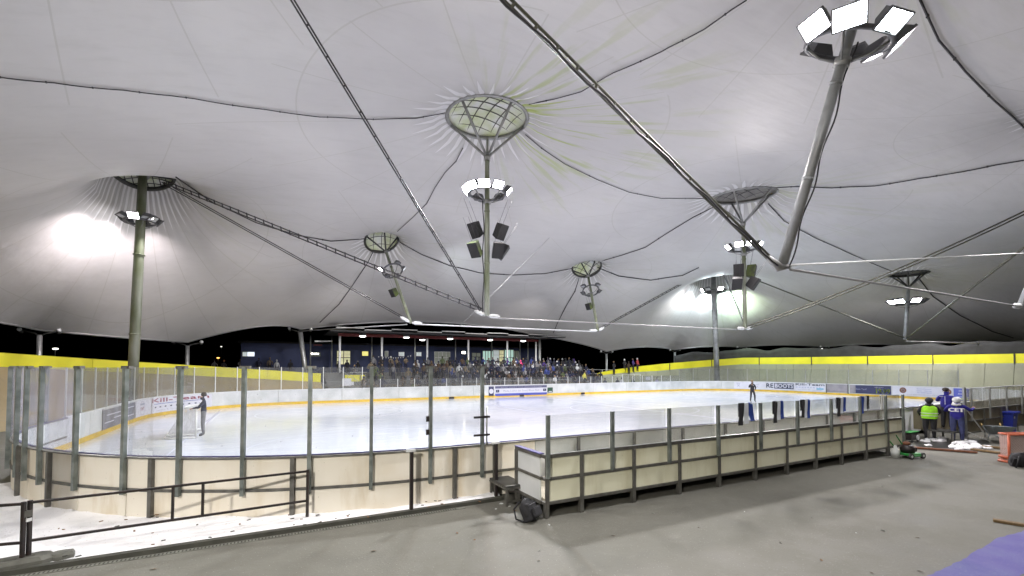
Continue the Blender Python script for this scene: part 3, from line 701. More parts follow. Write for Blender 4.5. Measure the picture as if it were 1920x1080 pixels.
mr=t.nodes.new('ShaderNodeMapRange'); mr.inputs[1].default_value=.5; mr.inputs[2].default_value=.75; L(nb.outputs[0],mr.inputs[0]); L(mr.outputs[0],mx.inputs[0]); L(mx.outputs[2],b_.inputs['Base Color'])
rr_=t.nodes.new('ShaderNodeMapRange'); rr_.inputs[1].default_value=.3; rr_.inputs[2].default_value=.7; rr_.inputs[3].default_value=.05; rr_.inputs[4].default_value=.17; L(nb.outputs[0],rr_.inputs[0]); L(rr_.outputs[0],b_.inputs['Roughness'])
bp=t.nodes.new('ShaderNodeBump'); bp.inputs['Strength'].default_value=.10; bp.inputs['Distance'].default_value=.02; L(nb.outputs[0],bp.inputs['Height']); L(bp.outputs[0],b_.inputs['Normal'])
b_.inputs['Specular IOR Level'].default_value=.45
prev=mx.outputs[2]
for rot,sc_ in ((.5,(.10,5,1)),(-.9,(.12,6,1)),(1.7,(.09,5.5,1)),(2.6,(.15,7,1))):
    mp2=t.nodes.new('ShaderNodeMapping'); mp2.inputs['Rotation'].default_value=(0,0,rot); mp2.inputs['Scale'].default_value=sc_; L(ge.outputs['Position'],mp2.inputs[0])
    ns=t.nodes.new('ShaderNodeTexNoise'); ns.inputs['Scale'].default_value=1.6; ns.inputs['Detail'].default_value=6; ns.inputs['Distortion'].default_value=.35; L(mp2.outputs[0],ns.inputs[0])
    m9=t.nodes.new('ShaderNodeMapRange'); m9.inputs[1].default_value=.60; m9.inputs[2].default_value=.70; m9.inputs[4].default_value=.45; L(ns.outputs[0],m9.inputs[0])
    x9=t.nodes.new('ShaderNodeMix'); x9.data_type='RGBA'; L(m9.outputs[0],x9.inputs[0]); L(prev,x9.inputs[6]); x9.inputs[7].default_value=(.55,.58,.70,1); prev=x9.outputs[2]
L(prev,b_.inputs['Base Color'])
MT['ice']=ice
sheet('ice',[(p.x,p.y) for p in densify(RP,1)],.15,ice)
# ---------------- boards ----------------
mat('board_white',(.70,.71,.72),.45,0,.22,.8,col2=(.50,.52,.52),bump=.05)
layered('board_cream',(.84,.79,.69),(.64,.54,.38),(.86,.82,.74),1.4,3.5,9,(.30,.26,.20),.5,.08,0,(1,1,.22),.055)
layered('board_cream_clean',(.76,.75,.58),(.58,.54,.36),(.82,.81,.68),1.3,3.2,8,(.34,.32,.22),.5,.08,0,(1,1,.22),.055)
mat('kick_yellow',(.78,.52,.05),.5,0,.25,2)
mat('cap_blue',(.05,.045,.18),.4)
mat('cap_white',(.75,.76,.78),.4)
mat('frame_steel',(.16,.155,.14),.5,.4,.4,5,bump=.2)
mat('post_steel',(.26,.285,.27),.4,.45,.35,4,col2=(.12,.14,.13),bump=.15)
def glass(name,tint=(.95,.96,.95),haze=.05,gloss=.05,hcol=(.7,.7,.75),scale=2.0,hz2=.25):
    m=bpy.data.materials.new(name); m.use_nodes=True; t=m.node_tree; t.nodes.clear(); L=t.links.new
    out=t.nodes.new('ShaderNodeOutputMaterial'); tr=t.nodes.new('ShaderNodeBsdfTransparent'); tr.inputs[0].default_value=(*tint,1)
    gl=t.nodes.new('ShaderNodeBsdfGlossy'); gl.inputs['Roughness'].default_value=.03
    df=t.nodes.new('ShaderNodeBsdfDiffuse'); df.inputs[0].default_value=(*hcol,1)
    tl=t.nodes.new('ShaderNodeBsdfTranslucent'); tl.inputs[0].default_value=(*hcol,1)
    ms=t.nodes.new('ShaderNodeMixShader'); ms.inputs[0].default_value=.5; L(df.outputs[0],ms.inputs[1]); L(tl.outputs[0],ms.inputs[2])
    fr=t.nodes.new('ShaderNodeFresnel'); fr.inputs[0].default_value=1.45
    fm=t.nodes.new('ShaderNodeMath'); fm.operation='MULTIPLY_ADD'; fm.use_clamp=True; L(fr.outputs[0],fm.inputs[0]); fm.inputs[1].default_value=.35; fm.inputs[2].default_value=gloss-.035
    m1=t.nodes.new('ShaderNodeMixShader'); L(fm.outputs[0],m1.inputs[0]); L(tr.outputs[0],m1.inputs[1]); L(gl.outputs[0],m1.inputs[2])
    tc=t.nodes.new('ShaderNodeTexCoord'); mp=t.nodes.new('ShaderNodeMapping'); mp.inputs['Scale'].default_value=(1,1,.45); L(tc.outputs['Object'],mp.inputs[0])
    nz=t.nodes.new('ShaderNodeTexNoise'); nz.inputs['Scale'].default_value=scale; nz.inputs['Detail'].default_value=8; nz.inputs['Roughness'].default_value=.7; L(mp.outputs[0],nz.inputs[0])
    mr=t.nodes.new('ShaderNodeMapRange'); mr.inputs[1].default_value=.42; mr.inputs[2].default_value=.8; mr.inputs[3].default_value=haze; mr.inputs[4].default_value=hz2; L(nz.outputs[0],mr.inputs[0])
    n2=t.nodes.new('ShaderNodeTexVoronoi'); n2.inputs['Scale'].default_value=5; L(tc.outputs['Object'],n2.inputs[0])
    lt=t.nodes.new('ShaderNodeMath'); lt.operation='LESS_THAN'; L(n2.outputs['Distance'],lt.inputs[0]); lt.inputs[1].default_value=.045
    ad=t.nodes.new('ShaderNodeMath'); ad.operation='MULTIPLY_ADD'; ad.use_clamp=True; L(lt.outputs[0],ad.inputs[0]); ad.inputs[1].default_value=.3; L(mr.outputs[0],ad.inputs[2])
    m2=t.nodes.new('ShaderNodeMixShader'); L(ad.outputs[0],m2.inputs[0]); L(m1.outputs[0],m2.inputs[1]); L(ms.outputs[0],m2.inputs[2])
    L(m2.outputs[0],out.inputs[0]); MT[name]=m; return m
glass('pane_clear',haze=.015,hz2=.07); glass('pane_hazy',(.93,.94,.95),haze=.05,hz2=.30,hcol=(.62,.60,.70),scale=1.1); glass('pane_dull',(.90,.90,.88),haze=.06,hz2=.2,hcol=(.55,.53,.45),scale=3)
glass('pane_far',(.93,.94,.94),haze=.06,hz2=.16,hcol=(.6,.6,.62),scale=1.5)
def wallseg(b,path,s0,s1,z0,z1,off0,off1,m=0,step=.45):
    """solid strip of wall following a path; off>0 is to the left of travel"""
    n=max(1,int((s1-s0)/step)); vs=[];fs_=[]
    for i in range(n+1):
        p,t_=path.at(s0+(s1-s0)*i/n); nx,ny=-t_.y,t_.x
        for off,z in ((off0,z0),(off1,z0),(off1,z1),(off0,z1)): vs.append((p.x+nx*off,p.y+ny*off,z))
    for i in range(n):
        a=i*4;c=a+4
        fs_+=[(a,a+1,c+1,c),(a+1,a+2,c+2,c+1),(a+2,a+3,c+3,c+2),(a+3,a,c,c+3)]
    fs_+=[(0,3,2,1),(n*4,n*4+1,n*4+2,n*4+3)]
    b.add(vs,fs_,m); return b
def vpost(b,path,s,off,z0,z1,w,d_):
    p,t_=path.at(s); nx,ny=-t_.y,t_.x; a=math.atan2(t_.y,t_.x)
    b.box((p.x+nx*off,p.y+ny*off,(z0+z1)/2),(w,d_,z1-z0),rz=a)
# travelling left end -> far side -> right end the outside of the rink is on the LEFT (+off)
sA=RK.s_at_px(40,8,26); 
farb=empty('far_boards',(23,VF,0),label='white rink boards with yellow kick strip round the far side and ends of the ice',cat='rink boards')
def adopt(o,p): o.parent=p; o.matrix_parent_inverse=Matrix.Translation(-Vector(p.location)); return o
S_end=RK.L-27-9  # where the near side right boards begin
s_left0=RK.at(0); 
# arc lengths of the corners
LA=NR*math.pi/2; s1=LA; s2=s1+(VF-8.5-VN-NR); s3=s2+8.5*math.pi/2; s4=s3+(UR-UL-17); s5=s4+8.5*math.pi/2; s6=s5+(VF-VN-17); s7=s6+8.5*math.pi/2
# panels between joints
s=s1+2.0; k=0; joints=[]
while s<s7+17.5:
    e=min(s+2.4,s7+17.5); b=MB(); wallseg(b,RK,s+.012,e-.012,.15,1.30,0,.10); adopt(b.build('board_panel',MT['board_white']),farb); joints.append(s); s=e; k+=1
b=MB(); wallseg(b,RK,s1+2.0,s7+17.5,.15,.36,-.015,-.002); adopt(b.build('kick_strip',MT['kick_yellow']),farb)
b=MB(); wallseg(b,RK,s1+2.0,s7+17.5,1.302,1.345,-.02,.13); adopt(b.build('top_rail',MT['cap_white']),farb)
# backs of the boards (seen at the right)
b=MB(); wallseg(b,RK,s6,s7+17.5,.02,1.29,.104,.13); adopt(b.build('backing',mat('backing_grey',(.22,.21,.17),.6,0,.4,1.2)),farb)
# far glass: tall behind the goals, low along the straight side
def glassrun(parent,s0,s1_,ztop,step,pm,r=.03,off=.06,z0=1.345,mname='pane_far',pw=.05):
    n=max(1,round((s1_-s0)/step)); 
    for i in range(n+1):
        b=MB(); vpost(b,RK,s0+(s1_-s0)*i/n,off,z0,ztop,pw,pw); adopt(b.build('glass_post',MT[pm]),parent)
    for i in range(n):
        b=MB(); wallseg(b,RK,s0+(s1_-s0)*i/n+.03,s0+(s1_-s0)*(i+1)/n-.03,z0,ztop-.03,off-.006,off+.006); adopt(b.build('glass_pane',MT[mname]),parent)
s600=RK.s_at_px(600,s3,s4); s1130=RK.s_at_px(1290,s3,s4)
glassrun(farb,s1+2.0,s3+5.0,3.15,1.6,'white_metal')
glassrun(farb,s3+5.0,s1130,2.10,1.55,'white_metal')
glassrun(farb,s1130,s6+1.5,2.9,2.2,'galv',mname='pane_far')
# near left boards, outside view
NLp=[W(980,827.5,z=1.3),W(905,831.5,z=1.3),W(808,840,z=1.3),W(700,847,z=1.3),W(583,852,z=1.3),W(460,856,z=1.3),W(340,856,z=1.3),W(237,854,z=1.3),W(147,850,z=1.3),W(80,842,z=1.3),W(45,834,z=1.3)]
NB=empty('near_boards',(0,VN,0),label='cream rink boards in a steel frame with tall glass curving round the near left corner',cat='rink boards')
NBL=s1+2.0
def s_near(px): return RK.s_at_px(px,0,s1+2.0)
# path from s=0 (near side, u=UL+9.5) backwards along the straight to the box; travel s increasing = going left/round
NP=Path([Vector((34,VN)),Vector((UL+NR,VN))]+[p for p in RP[1:19]]+[Vector((UL,VN+NR+2))])
LN=NP.L
def snp(px): return NP.s_at_px(px,20,LN)
sb0=NP.s_at_px(1300,0,25); 
legs_px=[855,700,553,420,290,190,98,48,30]
leg_s=[NP.first_left(px,24,.12) for px in (930,855,553,290,98,40)]
glass_px=[905,808,700,583,460,340,237,147,80,52,36,24]
gl_s=[NP.first_left(px,24,.15) for px in glass_px[:11]]; q=gl_s[-1]
while q+1.5<LN: q+=1.5; gl_s.append(q)
# cream panels (two tiers)
cuts=sorted(set([NP.s_at_px(985,18,30)]+[gl_s[0]]+leg_s+gl_s[1:]+[LN]))
b0=NP.s_at_px(1000,18,30)
edges_s=[b0]+leg_s[1:]; q=edges_s[-1]
edges_s=[b0]+sorted(leg_s+gl_s[6:]); edges_s=[e for e in edges_s if e<=LN]+[LN]
ee=[edges_s[0]]
for e in edges_s[1:]:
    if e-ee[-1]>.35: ee.append(e)
for a,c in zip(ee,ee[1:]):
    for z0,z1 in ((.02,.58),(.64,1.27)):
        b=MB(); wallseg(b,NP,a+.01,c-.01,z0,z1,.02,.07,step=.3); adopt(b.build('board_panel',MT['board_cream']),NB)
b=MB(); wallseg(b,NP,b0,LN,.58,.64,-.02,.10,step=.3); adopt(b.build('mid_rail',MT['frame_steel']),NB)
b=MB(); wallseg(b,NP,b0,LN,1.272,1.30,-.03,.14,step=.3); adopt(b.build('top_rail',MT['frame_steel']),NB)
b=MB(); wallseg(b,NP,0.0,LN,1.302,1.318,-.025,.035,step=.3); adopt(b.build('cap_strip',MT['cap_blue']),NB)

b=MB(); wallseg(b,NP,0,LN,.15,1.29,.0,.018,step=.3); adopt(b.build('inner_lining',MT['board_white']),NB)
b=MB(); wallseg(b,NP,0,LN,.15,.36,-.014,-.002,step=.3); adopt(b.build('kick_strip',MT['kick_yellow']),NB)
for s in leg_s:
    b=MB(); vpost(b,NP,s,.115,0,1.27,.085,.085); adopt(b.build('leg',MT['frame_steel']),NB)
for i,s in enumerate(gl_s):
    b=MB(); vpost(b,NP,s,.15,.52,3.19,.075,.085); b2=b
    adopt(b2.build('glass_post',MT['post_steel']),NB)
    b=MB(); vpost(b,NP,s,.12,3.15,3.21,.20,.10); adopt(b.build('post_clip',MT['frame_steel']),NB)
for i,(a,c) in enumerate(zip(gl_s,gl_s[1:])):
    b=MB(); wallseg(b,NP,a+.05,c-.05,1.33,3.18,.095,.107,step=.25); adopt(b.build('glass_pane',MT['pane_clear' if i<7 else 'pane_hazy']),NB)
# latch straps and handle at the open end of the glass
p_,t_=NP.at(gl_s[0])
for z in (1.98,1.55):
    b=MB(); b.box((p_.x-.05,p_.y-.25,z),(.42,.03,.05),rz=0); adopt(b.build('strap',MT['black_paint']),NB)
b=MB(); b.tube([(p_.x+.10,p_.y-.2,1.3),(p_.x+.10,p_.y-.2,2.2)],.02,8); adopt(b.build('gate_bar',MT['galv']),NB)
p_,t_=NP.at(gl_s[1])
for z in (2.0,1.7):
    b=MB(); b.box((p_.x-.09,p_.y-.2,z),(.06,.06,.12)); adopt(b.build('latch',MT['black_paint']),NB)
# straight inner boards behind the team box
b=MB(); wallseg(b,NP,0,b0-.01,.15,1.27,.02,.07); adopt(b.build('inner_board',MT['board_white']),NB)
b=MB(); wallseg(b,NP,0,b0-.01,1.272,1.30,-.02,.13); adopt(b.build('inner_rail',MT['frame_steel']),NB)
q=.6
while q<b0:
    b=MB(); vpost(b,NP,q,.11,.15,1.27,.07,.07); adopt(b.build('inner_stud',MT['frame_steel']),NB); q+=2.0
# two black support posts on the snow in front
for px,y0,y1,lab in ((771,848,962,'free standing black post with white cap in front of the left boards'),(930,833,936,'black post with white cap beside the metal step')):
    b_=W(px,y1,z=0); ro=empty('support_post',b_,label=lab,cat='post',group='black support posts on the snow')
    h_=3.2*(1-(y0-687)/(y1-687)); b=MB(); b.box((0,0,h_/2),(.075,.075,h_)); b.build('pole',MT['black_paint'],ro,bevel=.006)
    b=MB(); b.box((-.02,0,h_+.03),(.20,.07,.05)); b.build('cap',MT['white_metal'],ro)
# ---------------- team box ----------------
BV=8.27; BU0=W(983,843,z=1.32).x+.05; BU1=20.6
box=empty('team_box',(BU0,BV,0),label='long cream team box on steel legs jutting out along the front of the rink',cat='team box')
legpx=[1088,1185,1270,1344,1411.6,1470.6,1525,1573,1619,1660,1690]
def u_at(px,v=BV):
    a=(px-960)/F; # x/D with X=u*UX-v*UY, D=u*UY+v*UX
    return v*(UY+a*UX)/(UX-a*UY)
lu=[u_at(p) for p in legpx]
def bbx(b,u0,u1,v0,v1,z0,z1,m=0): b.box(((u0+u1)/2,(v0+v1)/2,(z0+z1)/2),(u1-u0,v1-v0,z1-z0),m=m); return b
cu=[BU0+.06]+lu
for a,c in zip(cu,cu[1:]):
    for z0,z1 in ((.33,.78),(.84,1.25)): adopt(bbx(MB(),a+.004,c-.004,BV+.02,BV+.06,z0,z1).build('board_panel',MT['board_cream_clean']),box)
for z0,z1 in ((.27,.33),(.78,.84),(1.25,1.32)): adopt(bbx(MB(),BU0,BU1,BV-.02,BV+.09,z0,z1).build('rail',MT['frame_steel']),box)
adopt(bbx(MB(),BU0,BU1,BV-.03,BV+.02,1.322,1.335).build('cap_strip',MT['galv']),box)
for u in lu+[BU0+.05]: adopt(bbx(MB(),u-.045,u+.045,BV-.05,BV-.022,0,1.25).box((u,BV,.135),(.088,.088,.27)).build('leg',MT['frame_steel']),box)
# left end wall of the box
for z0,z1 in ((.33,.78),(.84,1.25)): adopt(bbx(MB(),BU0+.0,BU0+.04,BV+.18,VN-.15-.75,z0,z1).build('end_panel',MT['board_white']),box)
for z0,z1 in ((.27,.33),(.78,.84),(1.25,1.32)): adopt(bbx(MB(),BU0-.03,BU0+.06,BV+.1,VN-.80,z0,z1).build('end_rail',MT['frame_steel']),box)
adopt(bbx(MB(),BU0-.04,BU0+.08,BV+.12,VN-.8,1.322,1.34).build('end_cap',MT['cap_blue']),box)
adopt(bbx(MB(),BU0-.04,BU0+.05,VN-.90,VN-.80,0,1.25).build('leg',MT['frame_steel']),box)
mat('bench_floor',(.40,.36,.27),.7,0,.3,3)
mat('dark_rubber',(.05,.05,.05),.8,0,.3,6)
adopt(bbx(MB(),BU0+.1,BU1,BV+.12,VN-.16,.30,.36).build('box_floor',MT['bench_floor']),box)
adopt(bbx(MB(),BU0+1.2,BU1-.6,BV+.25,BV+.6,.72,.78).build('bench',MT['board_cream_clean']),box)
gp=[1026,1146,1252,1343.5,1423,1492,1555,1609,1657,1689]
gu=[u_at(p,BV-.06) for p in gp]
for i,u in enumerate(gu):
    adopt(bbx(MB(),u-.04,u+.04,BV-.115,BV-.052,.84 if i<9 else .3,2.17).build('glass_post',MT['post_steel']),box)
    if i: 
        adopt(bbx(MB(),gu[i-1]+.03,u-.03,BV-.004,BV+.008,1.34,2.16).build('glass_pane',MT['pane_clear' if i<8 else 'pane_dull']),box)
# scarves in club colours on the box glass
mat('scarf_black',(.025,.025,.03),.9,0,.3,40); mat('scarf_white',(.70,.74,.80),.9,0,.12,40); mat('scarf_blue',(.02,.06,.33),.9,0,.3,40)
mat('towel_white',(.72,.72,.70),.9,0,.2,20)
def scarf(px,ytop,h_,lab,cols,flare=0.0,wd=.50,first=False):
    u=u_at(px,BV); ro=empty('scarf',(u,BV,2.17),label=lab,cat='scarf',group='club scarves hung over the box glass')
    n=len(cols); 
    for i,cn in enumerate(cols):
        b=MB(); x0=-wd/2+wd*i/n; x1=x0+wd/n-.004; rows=8; vs=[];fs=[]
        for j in range(rows+1):
            t_=j/rows; z=-h_*t_*(1-.10*i*(flare>0)); sh=flare*t_*(i-.7)*.5; wv_=.02*math.sin(7*t_+i*2+px)
            for y in (-.025,-.012):
                vs+=[(x0+sh,y-.012*math.sin(5*t_+i),z+wv_),(x1+sh+.02*t_,y-.012*math.cos(4*t_),z+wv_)]
        for j in range(rows):
            a=j*4;c=a+4
            fs+=[(a,a+1,c+1,c),(a+2,c+2,c+3,a+3),(a,c,c+2,a+2),(a+1,a+3,c+3,c+1)]
        fs+=[(0,2,3,1),(rows*4,rows*4+1,rows*4+3,rows*4+2)]
        b.add(vs,fs); 
        # over the top and down the back
        b.box(((x0+x1)/2,0,.006),(x1-x0,.05,.014)); b.box(((x0+x1)/2,.03,-h_*.30),(x1-x0,.014,h_*.6))
        b.build({'scarf_black':'black_stripe','scarf_white':'white_stripe','scarf_blue':'blue_stripe','towel_white':'cloth'}[cn],MT[cn],ro)
BK,WHT,BL='scarf_black','scarf_white','scarf_blue'
scarf(1396,757,.62,'widest scarf, hanging in flared folds, leftmost of the scarves on the glass',[BK,WHT,BL],.16,.52)
scarf(1457,753,.62,'striped scarf right of the second glass post from the skater, blue edge curling in',[BK,WHT,BL],.06,.42)
scarf(1508,749,.55,'narrow striped scarf in the middle of the five on the glass',[BK,WHT,BL],.0,.42)
scarf(1575,746,.58,'scarf with blue on the right hanging before the dark grey net of the glass',[BK,WHT,BL],.02,.46)
scarf(1619,745,.56,'reversed scarf with blue on the left, beside a tall glass post',[BL,WHT,BK],.05,.48)
scarf(1651,738,.48,'thin white towel hanging at the right end of the box glass',['towel_white'],.0,.10)
# people's bags inside the box
mat('helmet_white',(.75,.75,.74),.35,0,.1,4)
p_=Vector((u_at(1137,9.2),9.2,.36)); ro=empty('bag',p_,label='white crumpled bag lying in the team box',cat='bag'); b=MB(); b.sphere((0,0,.30),.24,10,7,sc=(1,.8,1.2)); o=b.build('body',MT['helmet_white'],ro); b=MB(); b.tube([(-.1,0,.5),(0,0,.65),(.1,0,.5)],.015,6); b.build('strap',MT['dark_rubber'],ro)
p_=Vector((u_at(1166,9.25),9.25,.36)); ro=empty('bag',p_,label='dark grey sports bag beside the white bag in the team box',cat='bag'); b=MB(); b.sphere((0,0,.28),.32,12,8,sc=(1.3,.7,1.0)); b.build('body',MT['dark_rubber'],ro,bevel=0); b=MB(); b.tube([(-.25,0,.5),(0,0,.68),(.25,0,.5)],.02,6); b.build('handle',MT['dark_rubber'],ro)
# ---------------- right hand boards: door gap, second box ----------------
D2=empty('second_box',(26.6,8.4,0),label='weathered brown boards with dull glass beyond the three helpers',cat='team box')
mat('board_old',(.21,.18,.12),.6,0,.45,1.5,col2=(.12,.10,.06))
V2=8.4; U2=26.4; q=U2; us=[U2]
for k in range(9): us.append(us[-1]+2.0)
for a,c in zip(us,us[1:]):
    for z0,z1 in ((.33,.78),(.84,1.25)): adopt(bbx(MB(),a+.004,c-.004,V2+.02,V2+.06,z0,z1).build('board_panel',MT['board_old']),D2)
    adopt(bbx(MB(),a+.04,c-.04,V2,V2+.012,1.34,2.22).build('glass_pane',MT['pane_dull']),D2)
for z0,z1 in ((.27,.33),(.78,.84),(1.25,1.32)): adopt(bbx(MB(),U2,us[-1],V2-.02,V2+.09,z0,z1).build('rail',MT['frame_steel']),D2)
for i,u in enumerate(us):
    adopt(bbx(MB(),u-.045,u+.045,V2-.05,V2-.022,0,1.25).build('leg',MT['frame_steel']),D2)
    adopt(bbx(MB(),u+.5,u+.58,V2-.1,V2-.052,.84,2.24).build('glass_post',MT['galv']),D2)
adopt(bbx(MB(),U2,us[-1],V2-.03,V2+.05,2.222,2.26).build('top_rail',MT['cap_white']),D2)
# end frame with diagonal braces
adopt(MB().bar((U2,V2-.02,0),(U2,V2-.02,2.3),.09).bar((U2,V2-.1,1.3),(U2+.3,V2-.7,.05),.035).bar((U2,V2-.1,.4),(U2+.3,V2-.7,.05),.035).build('brace',MT['galv']),D2)
adopt(bbx(MB(),U2+.02,U2+.06,V2+.1,VN-.15,.3,1.25).build('end_panel',MT['board_old']),D2)
# far near-side door leaf seen by the people : white inner boards continue, plus low kick
# black inverted-L frames behind the right boards
for (x0,x1,y0,y1,lab) in ((1507,1532,700,718,'thin dark square frame behind the lettered board'),(1574,1600,697,720,'dark L-shaped frame left of the price banner'),(1675,1706,701,723,'dark frame above the white board with brown crests')):
    d_=60 if x0<1600 else 52
    a=W(x0,y0,d=d_); c=W(x1,y0,d=d_); g=W(x1,y1,d=d_); g.z=0.1
    b=MB(); b.bar((0,0,a.z-.1),(c.x-a.x,c.y-a.y,a.z-.1),.14); b.bar((c.x-a.x,c.y-a.y,a.z-.1),(c.x-a.x,c.y-a.y,0),.16); b.bar((0,0,a.z-.1),(0,0,0),.06)
    o=b.build('pipe_frame',MT['dark_metal']); o.location=(a.x,a.y,.1); tag(o,lab,'frame','dark frames behind the end boards')
# ---------------- banked track and yellow parapet ----------------
layered('track',(.30,.235,.13),(.19,.15,.085),(.36,.29,.18),.5,2.0,5,(.2,.17,.1),.75,.3)
layered('track_panel',(.27,.275,.19),(.19,.19,.13),(.34,.34,.25),.6,2.0,5,(.2,.2,.15),.7,.2,0,(1,1,.4))
mat('yellow',(.86,.80,.02),.5,0,.12,.6,col2=(.70,.66,.02))
mat('joint_dark',(.05,.05,.04),.8)
def arcp(cx,cy_,r,a0,a1,n): return [Vector((cx+r*math.cos(R(a0+(a1-a0)*i/n)),cy_+r*math.sin(R(a0+(a1-a0)*i/n)))) for i in range(n+1)]
TL=Path([Vector((-18,-5))]+arcp(4,25,22,180,90,24)); TR=Path([Vector((37.2,47))]+arcp(44,29,18,90,0,24)+[Vector((62,-5))])
def zl(q):   # left: top of the parapet
    L_=TL.L; x=q/L_
    return 4.35 if x<.55 else 4.35-(4.35-2.52)*((x-.55)/.45)**1.25
def zr(q):
    x=q/TR.L
    return 2.3+2.1*min(1,(q/22))**.75
def parapet(path,zf,name,label,height,steps=1.6):
    ro=empty(name,(path.p[0].x,path.p[0].y,0),label=label,cat='parapet')
    q=0
    while q<path.L-.01:
        e=min(q+6.0,path.L); n=6; vs=[];fs=[]
        for i in range(n+1):
            s=q+.01+(e-q-.02)*i/n; p,t_=path.at(s); nx,ny=-t_.y,t_.x
            sgn=1 if path is TL else 1
            for off,zz in ((0,zf(s)-height(s)),(.25,zf(s)-height(s)),(.25,zf(s)),(0,zf(s))): vs.append((p.x+nx*off,p.y+ny*off,zz))
        for i in range(n):
            a=i*4;c=a+4; fs+=[(a,a+1,c+1,c),(a+1,a+2,c+2,c+1),(a+2,a+3,c+3,c+2),(a+3,a,c,c+3)]
        fs+=[(0,3,2,1),(n*4,n*4+1,n*4+2,n*4+3)]
        adopt(MB().add(vs,fs).build('yellow_panel',MT['yellow']),ro); q=e
    return ro
# both paths run with the outside on the left of travel (left end -> far side) ; right path: far side -> right end
parapet(TL,zl,'yellow_parapet','yellow parapet on top of the banked track curving round the left end',lambda s:.82)
parapet(TR,zr,'yellow_parapet','yellow parapet rising from the crowd along the banked track at the right end',lambda s:.35+.55*min(1,s/10))
def bank(path,zf,hh_,inn,name,m_):
    n=int(path.L/.8); vs=[];fs=[]
    for i in range(n+1):
        s=path.L*i/n; p,t_=path.at(s); nx,ny=-t_.y,t_.x; zt=zf(s)-hh_(s)-.002
        prof=[(0.02,zt),(-inn*.15,zt*.80),(-inn*.5,zt*.36+.05),(-inn*.8,zt*.1+.06),(-inn,.03)]
        for off,z in prof: vs.append((p.x+nx*off,p.y+ny*off,z))
    for i in range(n):
        for j in range(4):
            a=i*5+j; fs.append((a,a+1,a+6,a+5))
    b=MB(); b.add(vs,fs,0,True); o=b.build(name,m_); tag(o,kind='structure'); return o
bank(TL,zl,lambda s:.82,5.2,'banked_track',MT['track'])
# right bank: nearly upright panelled wall
ro=empty('panel_wall',(62,29,0),label='greenish panelled wall below the yellow parapet round the right end',cat='wall')
q=0
while q<TR.L-.01:
    e=min(q+2.0,TR.L); n=3;vs=[];fs=[]
    for i in range(n+1):
        s=q+.015+(e-q-.03)*i/n; p,t_=TR.at(s); nx,ny=-t_.y,t_.x; zt=zr(s)-(.35+.55*min(1,s/10))-.003
        for off,zz in ((-.9,.02),(.05,.02),(.05,zt),(-.02,zt)): vs.append((p.x+nx*off,p.y+ny*off,zz))
    for i in range(n):
        a=i*4;c=a+4; fs+=[(a,a+1,c+1,c),(a+1,a+2,c+2,c+1),(a+2,a+3,c+3,c+2),(a+3,a,c,c+3)]
    fs+=[(0,3,2,1),(n*4,n*4+1,n*4+2,n*4+3)]
    adopt(MB().add(vs,fs).build('wall_panel',MT['track_panel']),ro)
    q=e
q=0;  b=MB(); 
while q<TR.L:
    p,t_=TR.at(q); b.box((p.x-(-t_.y)*.02,p.y-t_.x*.02,(zr(q)+.0)/2),(.10,.06,zr(q)),rz=math.atan2(t_.y,t_.x)); q+=6
adopt(b.build('joint_post',MT['joint_dark']),ro)
# dark net along the right wall top
mat('net_dark',(.045,.045,.045),.9,0,.3,1.5)
b=MB(); vs=[];fs=[]; n=150; s0=TR.s_at_px(1268); s9=TR.L-5
for i in range(n+1):
    s=s0+(s9-s0)*i/n; p,t_=TR.at(s); nx,ny=-t_.y,t_.x; top=zr(s)+1.0+.28*abs(math.sin((s-s0)*.52))+.08*math.sin(s*1.7); bl=.12*math.sin(s*1.3)
    for off,zz in ((.55,zr(s)-.1),(.55+bl,top-.5),(.56,top),(.60,top),(.60+bl,top-.5),(.60,zr(s)-.1)): vs.append((p.x+nx*off,p.y+ny*off,zz))
for i in range(n):
    for j in range(5): a=i*6+j; fs.append((a,a+1,a+7,a+6))
o=b.add(vs,fs,0,True).build('dark_net',MT['net_dark']); tag(o,'sagging dark net above the yellow parapet at the right end','net')
# ---------------- snow, kerb, drain, painted floor ----------------
def poly_px(l,z=0): return [tuple(W(x,y,z=z))[:2] for x,y in l]
snow=bpy.data.materials.new('snow'); snow.use_nodes=True; t=snow.node_tree; b_=t.nodes['Principled BSDF']
layered('snow',(.90,.90,.92),(.70,.71,.73),(.93,.93,.95),1.1,3.0,14,(.42,.40,.36),.6,1.0)
MT['snow_dirty']=mat('snow_dirty',(.60,.62,.60),.7,0,.35,3,bump=.5,bscale=12)
# kerb line
k0=W(60,1071,z=0); k1=W(940,937,z=0); kd=(k1-k0).normalized(); kn=Vector((-kd.y,kd.x,0))   # kn points to the rink
mat('kerb',(.065,.065,.052),.8,0,.4,4,bump=.4)
mat('drain_metal',(.22,.22,.19),.5,.3,.4,8)
ks=k0-kd*9
b=MB(); b.bar(ks+Vector((0,0,.04)),k1+Vector((0,0,.04)),.13,.08); o=b.build('kerb',MT['kerb']); tag(o,kind='structure')
n=60; vs=[];fs=[]
SL=(k1-ks).length; MV=14
for i in range(n+1):
    base=ks+kd*(SL*i/n)+kn*.06
    # reach to the boards
    far=None
    for j in range(MV+1):
        q=j/MV; lim=7.5 if i<n*.55 else 7.5-(i-n*.55)/(n*.45)*6.8
        p=base+kn*lim*q
        vs.append((p.x,p.y,.075+.035*math.sin(p.x*1.7)*math.cos(p.y*1.3)*min(1,q*5)+(.0 if j else -.03)+ .02*math.sin(p.x*6.1+p.y*4)))
for i in range(n):
    for j in range(MV): a=i*(MV+1)+j; fs.append((a,a+1,a+MV+2,a+MV+1))
o=MB().add(vs,fs,0,True).build('snow',MT['snow']); tag(o,kind='stuff')
dr=empty('drain_channel',k0+kn*-.16,label='narrow slotted drain channel running beside the kerb on the front floor',cat='drain')
